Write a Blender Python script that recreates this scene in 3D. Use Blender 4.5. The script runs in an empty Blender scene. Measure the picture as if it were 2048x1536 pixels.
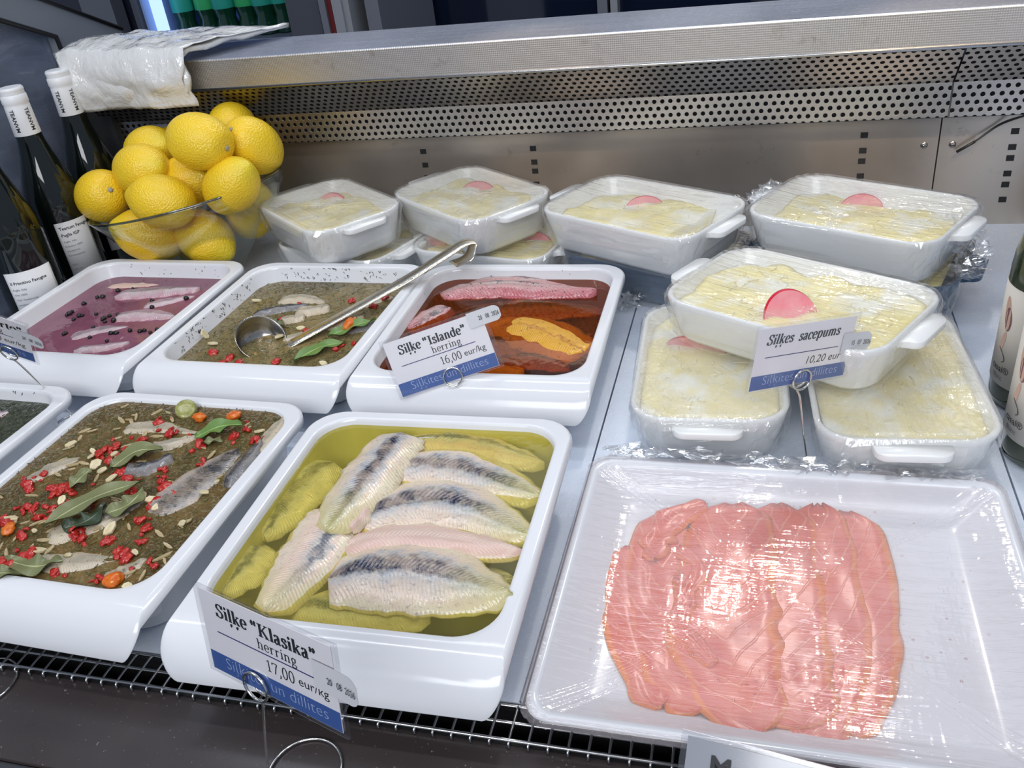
import bpy, bmesh, math, random
from mathutils import Vector, Matrix, Euler
random.seed(7)
S = bpy.context.scene
COL = S.collection

# ------------------------------------------------------------------ camera
CAM_POS = Vector((0.23033, -0.59036, 0.45802))
PITCH, YAW, ROLL, FPX = math.radians(31.1409), math.radians(18.0371), math.radians(-7.3095), 1764.81
_M = Matrix.Rotation(YAW, 3, 'Z') @ Matrix.Rotation(-PITCH, 3, 'X')
FWD = _M @ Vector((0, 1, 0)); _r = _M @ Vector((1, 0, 0)); _u = _M @ Vector((0, 0, 1))
RGT = math.cos(ROLL) * _r + math.sin(ROLL) * _u
UPV = -math.sin(ROLL) * _r + math.cos(ROLL) * _u
cam_data = bpy.data.cameras.new('camera')
cam_data.sensor_width = 36.0
cam_data.lens = FPX / 2048 * 36.0
cam_data.clip_start = 0.02
cam_data.clip_end = 30
cam = bpy.data.objects.new('camera', cam_data); COL.objects.link(cam)
cam.matrix_world = Matrix(((RGT.x, UPV.x, -FWD.x, CAM_POS.x), (RGT.y, UPV.y, -FWD.y, CAM_POS.y),
                           (RGT.z, UPV.z, -FWD.z, CAM_POS.z), (0, 0, 0, 1)))
S.camera = cam

# ------------------------------------------------------------------ world, lights, exposure
S.view_settings.view_transform = 'Standard'
S.view_settings.look = 'None'
S.view_settings.gamma = 1.0
S.view_settings.exposure = 0.0
S.view_settings.use_curve_mapping = False
w = bpy.data.worlds.new('hall'); S.world = w; w.use_nodes = True
w.node_tree.nodes['Background'].inputs[0].default_value = (0.66, 0.77, 1.0, 1)
w.node_tree.nodes['Background'].inputs[1].default_value = 0.35

def area(name, loc, target, sx, sy, power, color):
    d = bpy.data.lights.new(name, 'AREA'); d.shape = 'RECTANGLE'; d.size = sx; d.size_y = sy
    d.energy = power; d.color = color
    o = bpy.data.objects.new(name, d); COL.objects.link(o); o.location = loc
    o.rotation_euler = (Vector(target) - Vector(loc)).to_track_quat('-Z', 'Y').to_euler()
    return o
def spot(name, loc, target, power, color, angle, radius, blend=0.6):
    d = bpy.data.lights.new(name, 'SPOT'); d.energy = power; d.color = color
    d.spot_size = math.radians(angle); d.spot_blend = blend; d.shadow_soft_size = radius
    o = bpy.data.objects.new(name, d); COL.objects.link(o); o.location = loc
    o.rotation_euler = (Vector(target) - Vector(loc)).to_track_quat('-Z', 'Y').to_euler()
    return o
# ceiling spotlight behind the counter, two in front of it, the tube under the hood of the display case
spot('ceiling_spot_rear', (0.26, 1.25, 1.55), (0.16, 0.0, 0), 22, (1.0, 0.93, 0.84), 60, 0.05)
spot('ceiling_spot_aisle', (-0.9, -0.5, 1.7), (-0.1, 0.15, 0), 10, (0.86, 0.92, 1.0), 60, 0.06)
spot('ceiling_spot_entrance', (1.2, -0.9, 1.8), (0.25, 0.0, 0), 11, (1.0, 0.95, 0.9), 60, 0.06)
area('hood_tube_light', (-0.1, -0.12, 0.95), (-0.1, 0.12, 0), 1.5, 0.035, 3.2, (0.93, 0.96, 1.0))
area('aisle_fill_light', (0.1, -2.1, 1.5), (0.0, 0.1, 0.0), 1.6, 0.9, 34, (0.95, 0.97, 1.0))  # added fill from the customer side, brightens cards and dish fronts
area('rear_fill_light', (0.1, 1.95, 1.75), (0.0, 0.1, 0.0), 2.2, 0.9, 8, (0.80, 0.89, 1.0))  # added fill from behind, lifts the steel bed and tray rims
spot('warm_spot_right', (0.8, -0.5, 1.6), (0.385, 0.54, 0.115), 120, (1.0, 0.74, 0.47), 7.5, 0.03)
spot('warm_spot_middle', (-0.2, -0.4, 1.6), (-0.03, 0.54, 0.115), 80, (1.0, 0.74, 0.47), 7, 0.03)
area('hall_fill_light', (-0.5, 1.0, 2.0), (-0.6, 2.1, 0.3), 1.6, 0.4, 14, (0.85, 0.9, 1.0))  # added fill for the otherwise unlit back wall and trims

# ------------------------------------------------------------------ helpers
def ray(px, py):
    return (FWD + (px - 1024) / FPX * RGT - (py - 768) / FPX * UPV)
def at(px, py, z):
    d = ray(px, py); return CAM_POS + d * ((z - CAM_POS.z) / d.z)
def at_y(px, py, y):
    d = ray(px, py); return CAM_POS + d * ((y - CAM_POS.y) / d.y)
def at_x(px, py, x):
    d = ray(px, py); return CAM_POS + d * ((x - CAM_POS.x) / d.x)

def obj(name, bm, mat, parent=None, smooth=True, loc=None):
    me = bpy.data.meshes.new(name)
    if isinstance(bm, bmesh.types.BMesh):
        bmesh.ops.recalc_face_normals(bm, faces=bm.faces) if getattr(obj, 'recalc', True) else None
        bm.to_mesh(me); bm.free()
    else:
        me.from_pydata(*bm)
    if smooth:
        me.polygons.foreach_set('use_smooth', [True] * len(me.polygons))
    for m in (mat if isinstance(mat, (list, tuple)) else [mat]):
        me.materials.append(m)
    o = bpy.data.objects.new(name, me); COL.objects.link(o)
    if parent: o.parent = parent
    if loc is not None: o.location = loc
    return o
def tag(o, label, cat, group=None, kind=None):
    o['label'] = label; o['category'] = cat
    if group: o['group'] = group
    if kind: o['kind'] = kind
    return o
def thing(name, label, cat, loc=(0, 0, 0), rot=(0, 0, 0), group=None):
    o = bpy.data.objects.new(name, None); COL.objects.link(o)
    o.location = loc; o.rotation_euler = rot; o.empty_display_size = 0.02
    return tag(o, label, cat, group)
def copy_tree(o, parent=None):
    c = o.copy(); COL.objects.link(c)
    if parent: c.parent = parent
    for ch in list(o.children): copy_tree(ch, c)
    return c
def sharp(o, ang=40):
    o.data.set_sharp_from_angle(angle=math.radians(ang)); return o

def box(bm, x0, x1, y0, y1, z0, z1):
    v = [bm.verts.new((x, y, z)) for z in (z0, z1) for y in (y0, y1) for x in (x0, x1)]
    for f in ((0, 2, 3, 1), (4, 5, 7, 6), (0, 1, 5, 4), (2, 6, 7, 3), (0, 4, 6, 2), (1, 3, 7, 5)):
        bm.faces.new([v[i] for i in f])
    return v
def bbox(x0, x1, y0, y1, z0, z1, bevel=0.0, seg=2):
    bm = bmesh.new(); box(bm, x0, x1, y0, y1, z0, z1)
    if bevel: bmesh.ops.bevel(bm, geom=list(bm.edges), offset=bevel, segments=seg, affect='EDGES', profile=0.5)
    return bm
def rrect(x0, x1, y0, y1, r, n=6):
    """counter-clockwise rounded rectangle; r = one radius or (front-right, back-right, back-left, front-left)"""
    rs = r if isinstance(r, (tuple, list)) else (r,) * 4
    pts = []
    for k, (cx, cy) in enumerate(((x1, y0), (x1, y1), (x0, y1), (x0, y0))):
        rr = rs[k]; sx = -1 if cx == x1 else 1; sy = 1 if cy == y0 else -1
        c = (cx + sx * rr, cy + sy * rr); a0 = -90 + 90 * k
        for i in range(n + 1):
            a = math.radians(a0 + 90 * i / n); pts.append((c[0] + rr * math.cos(a), c[1] + rr * math.sin(a)))
    return pts
def loft(bm, loops, cap0=False, cap1=False, closed=True):
    vs = [[bm.verts.new(p) for p in lp] for lp in loops]
    n = len(loops[0])
    for a, b in zip(vs, vs[1:]):
        for i in range(n if closed else n - 1):
            j = (i + 1) % n
            bm.faces.new((a[i], a[j], b[j], b[i]))
    if cap0: bm.faces.new(list(reversed(vs[0])))
    if cap1: bm.faces.new(vs[-1])
    return vs
def lathe(profile, n=40, cap0=True, cap1=True):
    bm = bmesh.new()
    loft(bm, [[(r * math.cos(2 * math.pi * i / n), r * math.sin(2 * math.pi * i / n), z) for i in range(n)] for r, z in profile], cap0, cap1)
    return bm
def tube(bm, pts, rad, n=8, closed=False):
    pts = [Vector(p) for p in pts]; rings = []
    m = len(pts); up = Vector((0.13, 0.2, 0.97))
    for i, p in enumerate(pts):
        a = pts[(i - 1) % m] if (closed or i > 0) else p
        b = pts[(i + 1) % m] if (closed or i < m - 1) else p
        t = (b - a).normalized(); s = t.cross(up)
        if s.length < 1e-3: s = t.cross(Vector((1, 0, 0)))
        s.normalize(); q = s.cross(t)
        rr = rad[i] if isinstance(rad, (list, tuple)) else rad
        rings.append([p + rr * (math.cos(2 * math.pi * k / n) * s + math.sin(2 * math.pi * k / n) * q) for k in range(n)])
    if closed: rings.append(rings[0])
    loft(bm, rings, not closed, not closed)
def spline(pts, n=8):
    P = [Vector(p) for p in pts]; P = [2 * P[0] - P[1]] + P + [2 * P[-1] - P[-2]]; out = []
    for i in range(1, len(P) - 2):
        a, b, c, d = P[i - 1:i + 3]
        for k in range(n):
            t = k / n
            out.append(0.5 * ((2 * b) + (c - a) * t + (2 * a - 5 * b + 4 * c - d) * t * t + (3 * b - a - 3 * c + d) * t ** 3))
    out.append(P[-2]); return out
def hsh(*a):
    x = math.sin(sum((i + 1) * 12.9898 * v for i, v in enumerate(a))) * 43758.5453
    return x - math.floor(x)
def vnoise(x, y, s=0.0):
    ix, iy = math.floor(x), math.floor(y); fx, fy = x - ix, y - iy
    fx = fx * fx * (3 - 2 * fx); fy = fy * fy * (3 - 2 * fy)
    g = lambda i, j: hsh(i, j * 1.7, s)
    return (g(ix, iy) * (1 - fx) + g(ix + 1, iy) * fx) * (1 - fy) + (g(ix, iy + 1) * (1 - fx) + g(ix + 1, iy + 1) * fx) * fy

# ------------------------------------------------------------------ materials
class G:
    def __init__(s, name):
        s.m = bpy.data.materials.new(name); s.m.use_nodes = True; s.t = s.m.node_tree; s.t.nodes.clear()
        s.out = s.t.nodes.new('ShaderNodeOutputMaterial'); s.tc = None
    def n(s, typ, ins=None, **at):
        nd = s.t.nodes.new('ShaderNode' + typ)
        for k, v in at.items(): setattr(nd, k, v)
        for k, v in (ins or {}).items(): s.set(nd.inputs[k], v)
        return nd
    def set(s, sock, v):
        if isinstance(v, bpy.types.NodeSocket): s.t.links.new(v, sock)
        elif isinstance(v, (tuple, list)) and len(v) == 3 and sock.type == 'RGBA': sock.default_value = (*v, 1)
        else: sock.default_value = v
    def co(s, kind='Object'):
        if s.tc is None: s.tc = s.n('TexCoord')
        return s.tc.outputs[kind]
    def mapped(s, vec, scale=(1, 1, 1), rot=(0, 0, 0), loc=(0, 0, 0)):
        return s.n('Mapping', {'Vector': vec, 'Scale': scale, 'Rotation': rot, 'Location': loc}).outputs[0]
    def noise(s, vec, scale, detail=3, rough=0.5, dist=0.0):
        return s.n('TexNoise', {'Vector': vec, 'Scale': scale, 'Detail': detail, 'Roughness': rough, 'Distortion': dist}).outputs['Fac']
    def ramp(s, fac, stops, interp='LINEAR'):
        r = s.n('ValToRGB', {'Fac': fac}); e = r.color_ramp; e.interpolation = interp
        while len(e.elements) > 1: e.elements.remove(e.elements[0])
        e.elements[0].position = stops[0][0]; e.elements[0].color = s.rgba(stops[0][1])
        for p, c in stops[1:]:
            x = e.elements.new(p); x.color = s.rgba(c)
        return r.outputs[0]
    @staticmethod
    def rgba(c):
        return (c, c, c, 1) if isinstance(c, (int, float)) else (*c, 1)
    def math(s, op, a, b=0.0, c=None, clamp=False):
        nd = s.n('Math', operation=op); nd.use_clamp = clamp
        s.set(nd.inputs[0], a); s.set(nd.inputs[1], b)
        if c is not None: s.set(nd.inputs[2], c)
        return nd.outputs[0]
    def mix(s, fac, a, b, blend='MIX'):
        nd = s.n('Mix', data_type='RGBA', blend_type=blend)
        s.set(nd.inputs[0], fac); s.set(nd.inputs[6], a); s.set(nd.inputs[7], b)
        return nd.outputs[2]
    def bump(s, h, strength=0.3, dist=0.002, normal=None):
        i = {'Height': h, 'Strength': strength, 'Distance': dist}
        if normal is not None: i['Normal'] = normal
        return s.n('Bump', i).outputs[0]
    def bsdf(s, **k):
        ren = {'base': 'Base Color', 'rough': 'Roughness', 'metal': 'Metallic', 'normal': 'Normal', 'ior': 'IOR', 'coat': 'Coat Weight',
               'spec': 'Specular IOR Level', 'trans': 'Transmission Weight', 'emit': 'Emission Color', 'emits': 'Emission Strength',
               'alpha': 'Alpha', 'aniso': 'Anisotropic', 'sss': 'Subsurface Weight', 'coatr': 'Coat Roughness'}
        return s.n('BsdfPrincipled', {ren[a]: b for a, b in k.items()}).outputs[0]
    def done(s, sh):
        s.t.links.new(sh, s.out.inputs['Surface']); return s.m

def fresnel(g, ior, normal=None):
    """reflectance of a thin sheet, the same from either side"""
    back = g.n('NewGeometry').outputs['Backfacing']
    i = {'IOR': g.math('MULTIPLY_ADD', back, 1 / ior - ior, ior)}
    if normal is not None: i['Normal'] = normal
    return g.n('Fresnel', i).outputs[0]
def plain(name, base, rough=0.4, metal=0.0, **k):
    g = G(name); return g.done(g.bsdf(base=base, rough=rough, metal=metal, **k))
def emissive(name, col, strength):
    g = G(name); return g.done(g.n('Emission', {'Color': col, 'Strength': strength}).outputs[0])

def m_white(name, base, rough):
    g = G(name); v = g.co()
    sm = g.noise(v, 18, 3)
    return g.done(g.bsdf(base=base, rough=g.ramp(sm, [(0.3, rough), (0.8, rough + 0.1)]), spec=0.55, normal=g.bump(g.noise(v, 60, 2), 0.03, 0.002)))
M_MELAMINE = m_white('white_melamine', (0.74, 0.745, 0.76), 0.10)
M_PORCELAIN = m_white('white_porcelain', (0.82, 0.82, 0.80), 0.14)
M_BLUEDISH = plain('blue_glazed_dish', (0.018, 0.055, 0.11), 0.15)
M_GREYDISH = plain('grey_glazed_dish', (0.10, 0.095, 0.10), 0.2)

def m_steel(name, base, rough, sx, sy, scratch=0.0, stains=0.0, metal=1.0):
    g = G(name); v = g.co()
    br = g.noise(g.mapped(v, (sx, sy, sx)), 1.0, 4, 0.6)
    b = g.bump(br, 0.12, 0.001)
    big = g.noise(v, 7, 3)
    col = g.mix(g.ramp(big, [(0.3, 0.0), (0.75, 1.0)]), base, tuple(c * 0.78 for c in base))
    if scratch:
        s1 = g.n('TexWave', {'Vector': g.mapped(v, (1, 1, 1), (0, 0, 0.6)), 'Scale': 23, 'Distortion': 14, 'Detail': 3, 'Detail Scale': 2.5}).outputs['Fac']
        s2 = g.n('TexWave', {'Vector': g.mapped(v, (1, 1, 1), (0, 0, -0.9)), 'Scale': 31, 'Distortion': 18, 'Detail': 2, 'Detail Scale': 2}).outputs['Fac']
        sc = g.math('MAXIMUM', g.ramp(s1, [(0.965, 0.0), (0.99, 1.0)]), g.ramp(s2, [(0.965, 0.0), (0.99, 1.0)]))
        b = g.bump(sc, scratch, 0.0006, b)
        col = g.mix(g.math('MULTIPLY', sc, 0.35), col, (0.9, 0.92, 0.95))
    if stains:
        col = g.mix(g.math('MULTIPLY', g.ramp(g.noise(v, 38, 5, 0.7), [(0.62, 0.0), (0.7, 1.0)]), stains), col, (0.12, 0.09, 0.06))
    return g.done(g.bsdf(base=col, metal=metal, rough=g.ramp(br, [(0.2, rough - 0.05), (0.8, rough + 0.08)]), normal=b))
M_BED = m_steel('brushed_steel_bed', (0.80, 0.87, 0.98), 0.42, 12, 160, 0.30, 0.0, 0.25)
M_WALLSTEEL = m_steel('brushed_steel_wall', (0.52, 0.46, 0.40), 0.32, 9, 220, 0.0, 0.25, 0.82)
M_TOPSTEEL = m_steel('brushed_steel_shelf', (0.52, 0.55, 0.64), 0.30, 6, 180, 0.10, 0.0, 0.6)
M_WIRE = plain('polished_wire', (0.72, 0.70, 0.66), 0.12, 1.0)
M_GRATE = plain('grate_steel', (0.52, 0.52, 0.52), 0.25, 1.0)
M_DARKMETAL = plain('dark_grey_panel', (0.055, 0.058, 0.06), 0.45)
M_FRAMEGREY = plain('grey_frame_paint', (0.20, 0.22, 0.25), 0.4)
M_SEAL = plain('black_seal', (0.01, 0.01, 0.012), 0.5)
M_VOID = plain('dark_well', (0.006, 0.006, 0.007), 0.7)

def m_lip():
    g = G('dimpled_steel_lip'); v = g.co()
    d = g.n('TexVoronoi', {'Vector': g.mapped(v, (420, 420, 420)), 'Scale': 1.0, 'Randomness': 0.0}).outputs['Distance']
    st = g.noise(v, 30, 5, 0.7)
    col = g.mix(g.ramp(st, [(0.6, 0.0), (0.72, 0.5)]), (0.64, 0.60, 0.55), (0.32, 0.27, 0.22))
    return g.done(g.bsdf(base=col, metal=1.0, rough=0.38, normal=g.bump(d, 0.35, 0.0015)))
M_LIP = m_lip()
def m_perf():
    g = G('perforated_steel'); uv = g.co('UV')
    sp = 0.0098
    p = g.n('VectorMath', {0: uv, 1: (1 / sp, 1 / (sp * 1.732), 0)}, operation='MULTIPLY').outputs[0]
    def cell(off):
        q = g.n('VectorMath', {0: p, 1: (off, off, 0)}, operation='ADD').outputs[0]
        f = g.n('VectorMath', {0: q}, operation='FRACTION').outputs[0]
        c = g.n('VectorMath', {0: f, 1: (0.5, 0.5, 0)}, operation='SUBTRACT').outputs[0]
        c = g.n('VectorMath', {0: c, 1: (1, 1.732, 0)}, operation='MULTIPLY').outputs[0]
        return g.n('VectorMath', {0: c}, operation='LENGTH').outputs['Value']
    d = g.math('MINIMUM', cell(0.0), cell(0.5))
    hole = g.ramp(d, [(0.255, 1.0), (0.285, 0.0)])
    v = g.co()
    st = g.noise(v, 14, 4, 0.6)
    metal = g.bsdf(base=g.mix(st, (0.62, 0.58, 0.53), (0.46, 0.43, 0.40)), metal=1.0, rough=0.34, normal=g.bump(g.math('MULTIPLY', hole, -1.0), 0.3, 0.001))
    dark = g.bsdf(base=(0.006, 0.006, 0.007), rough=0.8, spec=0.1)
    return g.done(g.n('MixShader', {0: hole, 1: metal, 2: dark}).outputs[0])
M_PERF = m_perf()
def m_ledge():
    g = G('dark_brown_ledge'); v = g.co()
    dust_or_reflection = g.ramp(g.noise(v, 420, 2, 0.6), [(0.70, 0.0), (0.76, 1.0)])
    sm = g.noise(v, 9, 4)
    col = g.mix(g.math('MULTIPLY', dust_or_reflection, 0.35), (0.040, 0.031, 0.030), (0.5, 0.47, 0.45))
    return g.done(g.bsdf(base=col, rough=g.ramp(sm, [(0.3, 0.22), (0.7, 0.38)]), spec=0.6))
M_LEDGE = m_ledge()

def m_film(name, haze, streak_rot=0.3, haze_col=(0.93, 0.93, 0.92), bump=0.55, gloss=0.16):
    g = G(name); v = g.co()
    w1 = g.noise(g.mapped(v, (14, 150, 60), (0, 0, streak_rot)), 1.0, 3, 0.55, 0.6)
    w2 = g.noise(g.mapped(v, (120, 22, 60), (0, 0, streak_rot + 0.25)), 1.0, 2, 0.5, 0.4)
    w3 = g.noise(v, 55, 3, 0.6)
    h = g.math('ADD', g.math('ADD', w1, g.math('MULTIPLY', w2, 0.3)), g.math('MULTIPLY', w3, 0.5))
    nb = g.bump(h, bump, 0.004)
    fr = fresnel(g, 1.45, nb)
    fac = g.math('MULTIPLY_ADD', fr, 0.9, gloss * 0.25, clamp=True)
    hz = g.math('MULTIPLY', g.ramp(g.noise(v, 26, 4, 0.6), [(0.25, 0.55), (0.75, 1.25)]), haze, clamp=True)
    clear = g.n('BsdfTransparent', {'Color': (0.985, 0.985, 0.985)}).outputs[0]
    milky = g.n('BsdfDiffuse', {'Color': haze_col}).outputs[0]
    base = g.n('MixShader', {0: hz, 1: clear, 2: milky}).outputs[0]
    gl = g.n('BsdfGlossy', {'Color': (1, 1, 1), 'Roughness': 0.06, 'Normal': nb}).outputs[0]
    return g.done(g.n('MixShader', {0: fac, 1: base, 2: gl}).outputs[0])
M_FILM = m_film('cling_film', 0.13)
M_SKIRT = m_film('crinkled_cling_film', 0.06, 0.4, bump=0.20, gloss=0.22)
M_CRUMPLE = m_film('crumpled_cling_film', 0.05, 0.4, bump=0.3, gloss=0.9)
M_FILM_FOG = m_film('fogged_cling_film', 0.33, 0.5, (0.80, 0.79, 0.75))
M_FILM_CLEAR = m_film('clear_cling_film', 0.05, 0.2, bump=0.7, gloss=0.2)
M_FILM_PLATE = m_film('taut_cling_film', 0.19, 0.35, (0.88, 0.78, 0.78), 0.20, 0.04)
M_PLATE = m_white('white_plate_glaze', (0.66, 0.665, 0.69), 0.14)

def m_clear(name, tint, fac_add=0.02, rough=0.02, ior=1.45):
    g = G(name)
    fr = fresnel(g, ior)
    fac = g.math('ADD', fr, fac_add, clamp=True)
    return g.done(g.n('MixShader', {0: fac, 1: g.n('BsdfTransparent', {'Color': tint}).outputs[0],
                                    2: g.n('BsdfGlossy', {'Color': (1, 1, 1), 'Roughness': rough}).outputs[0]}).outputs[0])
M_RIM = m_clear('glass_rim', (0.30, 0.38, 0.36), 0.12)
M_BOWL = m_clear('clear_glass', (0.93, 0.96, 0.95))
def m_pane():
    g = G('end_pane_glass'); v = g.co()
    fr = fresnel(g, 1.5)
    dust_or_reflection = g.math('MULTIPLY', g.ramp(g.noise(g.mapped(v, (1, 3, 8)), 3.0, 4), [(0.3, 0.4), (0.75, 1.2)]), 0.62)  # blue-grey haze painted into the pane in place of its reflection
    a = g.n('MixShader', {0: dust_or_reflection, 1: g.n('BsdfTransparent', {'Color': (0.8, 0.85, 0.9)}).outputs[0], 2: g.n('BsdfDiffuse', {'Color': (0.30, 0.34, 0.44)}).outputs[0]}).outputs[0]
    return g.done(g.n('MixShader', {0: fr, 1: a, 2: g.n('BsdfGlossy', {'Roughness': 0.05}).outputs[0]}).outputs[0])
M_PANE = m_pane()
M_SLEEVE = m_clear('clear_plastic_sleeve', (0.97, 0.97, 0.98), 0.05, 0.12)

def m_brine(name, tint, cloud, cloud_fac, speck=None, bumpy=0.08):
    """tinted liquid: tint = light passed, cloud = suspended matter, speck = (colour, scale, low, high)"""
    g = G(name); v = g.co()
    nb = g.bump(g.noise(v, 70, 2), bumpy, 0.003)
    col = cloud; cf = cloud_fac
    big = g.noise(v, 16, 4, 0.6)
    fac = g.math('MULTIPLY', g.ramp(big, [(0.25, 0.7), (0.75, 1.3)]), cf, clamp=True)
    if speck:
        sc, ss, lo, hi = speck
        s1 = g.ramp(g.noise(g.mapped(v, (1, 2.1, 1), (0, 0, 0.7)), ss, 2, 0.6), [(lo, 0.0), (hi, 1.0)])
        s2 = g.ramp(g.noise(g.mapped(v, (2.2, 1, 1), (0, 0, 0.2), (3, 1, 2)), ss * 0.9, 2, 0.6), [(lo, 0.0), (hi, 1.0)])
        ms = g.math('MAXIMUM', s1, s2)
        tone = g.ramp(g.noise(v, 22, 4, 0.65, 1.2), [(0.34, 0.0), (0.66, 1.0)])
        cl2 = g.mix(tone, cloud, tuple(min(1, c * 2.1) for c in cloud))
        col = g.mix(ms, cl2, sc); fac = g.math('MAXIMUM', fac, g.math('MULTIPLY', ms, 0.75))
        nb = g.bump(g.noise(v, 140, 3, 0.7), 0.30, 0.003, g.bump(ms, 0.25, 0.002, nb))
    tr = g.n('BsdfTransparent', {'Color': tint}).outputs[0]
    df = g.n('BsdfDiffuse', {'Color': col, 'Normal': nb}).outputs[0]
    base = g.n('MixShader', {0: fac, 1: tr, 2: df}).outputs[0]
    fr = fresnel(g, 1.34, nb)
    gl = g.n('BsdfGlossy', {'Color': (1, 1, 1), 'Roughness': 0.04, 'Normal': nb}).outputs[0]
    return g.done(g.n('MixShader', {0: fr, 1: base, 2: gl}).outputs[0])

def m_fillet(name, edge, flesh, stripe, silver, tail=None, speck=0.0, rough=0.22, stripe_pos=0.0, stripe_w=0.2):
    """herring fillet: u along the body, v across it"""
    g = G(name); uv = g.co('UV'); v = g.co()
    rnd = g.n('ObjectInfo').outputs['Random']
    off = g.n('CombineXYZ', {'X': g.math('MULTIPLY', rnd, 37.0), 'Y': g.math('MULTIPLY', rnd, 11.0), 'Z': 0.0}).outputs[0]
    vv = g.n('VectorMath', {0: v, 1: off}, operation='ADD').outputs[0]
    sep = g.n('SeparateXYZ', {'Vector': uv})
    u, w = sep.outputs['X'], sep.outputs['Y']
    nz = g.noise(g.mapped(vv, (1, 1, 1)), 95, 4, 0.65)
    wj = g.math('ADD', w, g.math('MULTIPLY', g.math('SUBTRACT', nz, 0.5), 0.34))
    p = 0.5 + stripe_pos * 0.5
    col = g.ramp(wj, [(0.0, edge), (0.12, edge), (0.22, flesh), (max(0.24, p - stripe_w * 1.1), silver), (max(0.26, p - stripe_w * 0.55), stripe), (p, stripe),
                      (min(0.9, p + stripe_w * 0.45), silver), (min(0.93, p + stripe_w * 1.6), flesh), (0.95, edge), (1.0, edge)])
    patch = g.ramp(g.noise(vv, 42, 4, 0.7), [(0.42, 0.0), (0.60, 1.0)])
    col = g.mix(g.math('MULTIPLY', patch, 0.45), col, flesh)
    fleck = g.ramp(g.noise(g.mapped(vv, (1, 1.8, 1)), 230, 3, 0.7), [(0.55, 0.0), (0.68, 1.0)])
    col = g.mix(g.math('MULTIPLY', fleck, 0.35), col, stripe)
    col = g.mix(g.math('MULTIPLY', g.ramp(g.noise(vv, 150, 3, 0.7), [(0.52, 0.0), (0.70, 1.0)]), 0.35), col, edge)
    # fine muscle ridges slanting away from the middle
    av = g.math('ABSOLUTE', g.math('SUBTRACT', w, 0.5))
    ph = g.math('ADD', g.math('MULTIPLY', u, 260.0), g.math('MULTIPLY', av, -70.0))
    ridge = g.math('SINE', g.math('ADD', ph, g.math('MULTIPLY', nz, 3.0)))
    col = g.mix(g.math('MULTIPLY', g.ramp(ridge, [(0.2, 0.0), (1.0, 1.0)]), 0.10), col, tuple(min(1, c * 1.35) for c in flesh))
    if tail: col = g.mix(g.ramp(u, [(0.6, 0.0), (1.0, 0.7)]), col, tail)
    if speck:
        sp = g.ramp(g.noise(vv, 330, 2, 0.5), [(0.66, 0.0), (0.7, 1.0)])
        col = g.mix(g.math('MULTIPLY', sp, speck), col, (0.02, 0.015, 0.012))
    hgt = g.math('ADD', g.math('MULTIPLY', ridge, 0.16), g.math('MULTIPLY', nz, 1.3))
    return g.done(g.bsdf(base=col, rough=rough, spec=0.6, normal=g.bump(hgt, 0.35, 0.0012)))

def m_lumpy(name, a, b, scale, rough=0.3, bump=0.3, **k):
    g = G(name); v = g.co(); rnd = g.n('ObjectInfo').outputs['Random']
    off = g.n('CombineXYZ', {'X': g.math('MULTIPLY', rnd, 13.0), 'Y': g.math('MULTIPLY', rnd, 7.0), 'Z': 0.0}).outputs[0]
    nz = g.noise(g.n('VectorMath', {0: v, 1: off}, operation='ADD').outputs[0], scale, 3, 0.6)
    return g.done(g.bsdf(base=g.mix(g.ramp(nz, [(0.3, 0.0), (0.7, 1.0)]), a, b), rough=rough, normal=g.bump(nz, bump, 0.002), **k))
M_PAPER = plain('white_card', (0.83, 0.81, 0.82), 0.5)
M_PAPER_GREY = plain('grey_card', (0.30, 0.31, 0.34), 0.5)
M_BAND = plain('blue_print', (0.045, 0.11, 0.34), 0.45)
M_INK = plain('black_print', (0.012, 0.012, 0.016), 0.5)
M_RULE = plain('indigo_print', (0.03, 0.03, 0.16), 0.5)
M_PALEINK = plain('pale_print', (0.42, 0.50, 0.70), 0.5)
M_LABEL = plain('bottle_label_paper', (0.74, 0.73, 0.72), 0.55)
M_LABELCREAM = plain('cream_label_paper', (0.68, 0.62, 0.54), 0.6)
M_CAP = plain('white_capsule', (0.80, 0.80, 0.80), 0.35)
M_DARKGLASS = plain('dark_bottle_glass', (0.004, 0.007, 0.006), 0.04, spec=0.7)
# ------------------------------------------------------------------ the hall around the counter
def struct(name, bm, mat):
    o = obj(name, bm, mat, smooth=False); o['kind'] = 'structure'; return o
M_FLOOR = plain('dark_floor', (0.05, 0.052, 0.06), 0.35)
M_WALLDARK = plain('navy_wall', (0.018, 0.024, 0.045), 0.5)
M_POST = plain('grey_post', (0.16, 0.17, 0.20), 0.45)
M_POSTLIGHT = plain('pale_post', (0.30, 0.31, 0.33), 0.4)
M_RED = plain('dark_red_trim', (0.16, 0.012, 0.012), 0.4)
M_NIGHT = plain('night_glass', (0.008, 0.012, 0.03), 0.06, spec=0.8)
FL = -0.92
struct('floor', bbox(-4, 4, -3, 3.2, FL - 0.05, FL), M_FLOOR)
WY = 2.15
struct('wall_back', bbox(-4, 4, WY, WY + 0.08, FL, 2.2), M_WALLDARK)
def col_x(px, y): return at_y(px, 40, y).x
def column(name, p0, p1, y, mat, d=0.06):
    x0, x1 = col_x(p0, y), col_x(p1, y)
    return struct(name, bbox(x0, x1, y, y + d, FL, 2.1), mat)
column('trim_1', 643, 656, 1.60, M_POST, 0.5)
column('trim_2', 657, 668, 1.61, M_RED, 0.4)
column('trim_3', 669, 688, 1.59, M_POSTLIGHT, 0.5)
column('trim_4', 690, 703, 1.60, M_POSTLIGHT, 0.5)
column('trim_5', 735, 762, 1.63, M_POST, 0.4)
column('trim_6', 1196, 1216, WY - 0.10, M_POST)
column('trim_7', 1222, 1236, WY - 0.10, M_POSTLIGHT)
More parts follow.
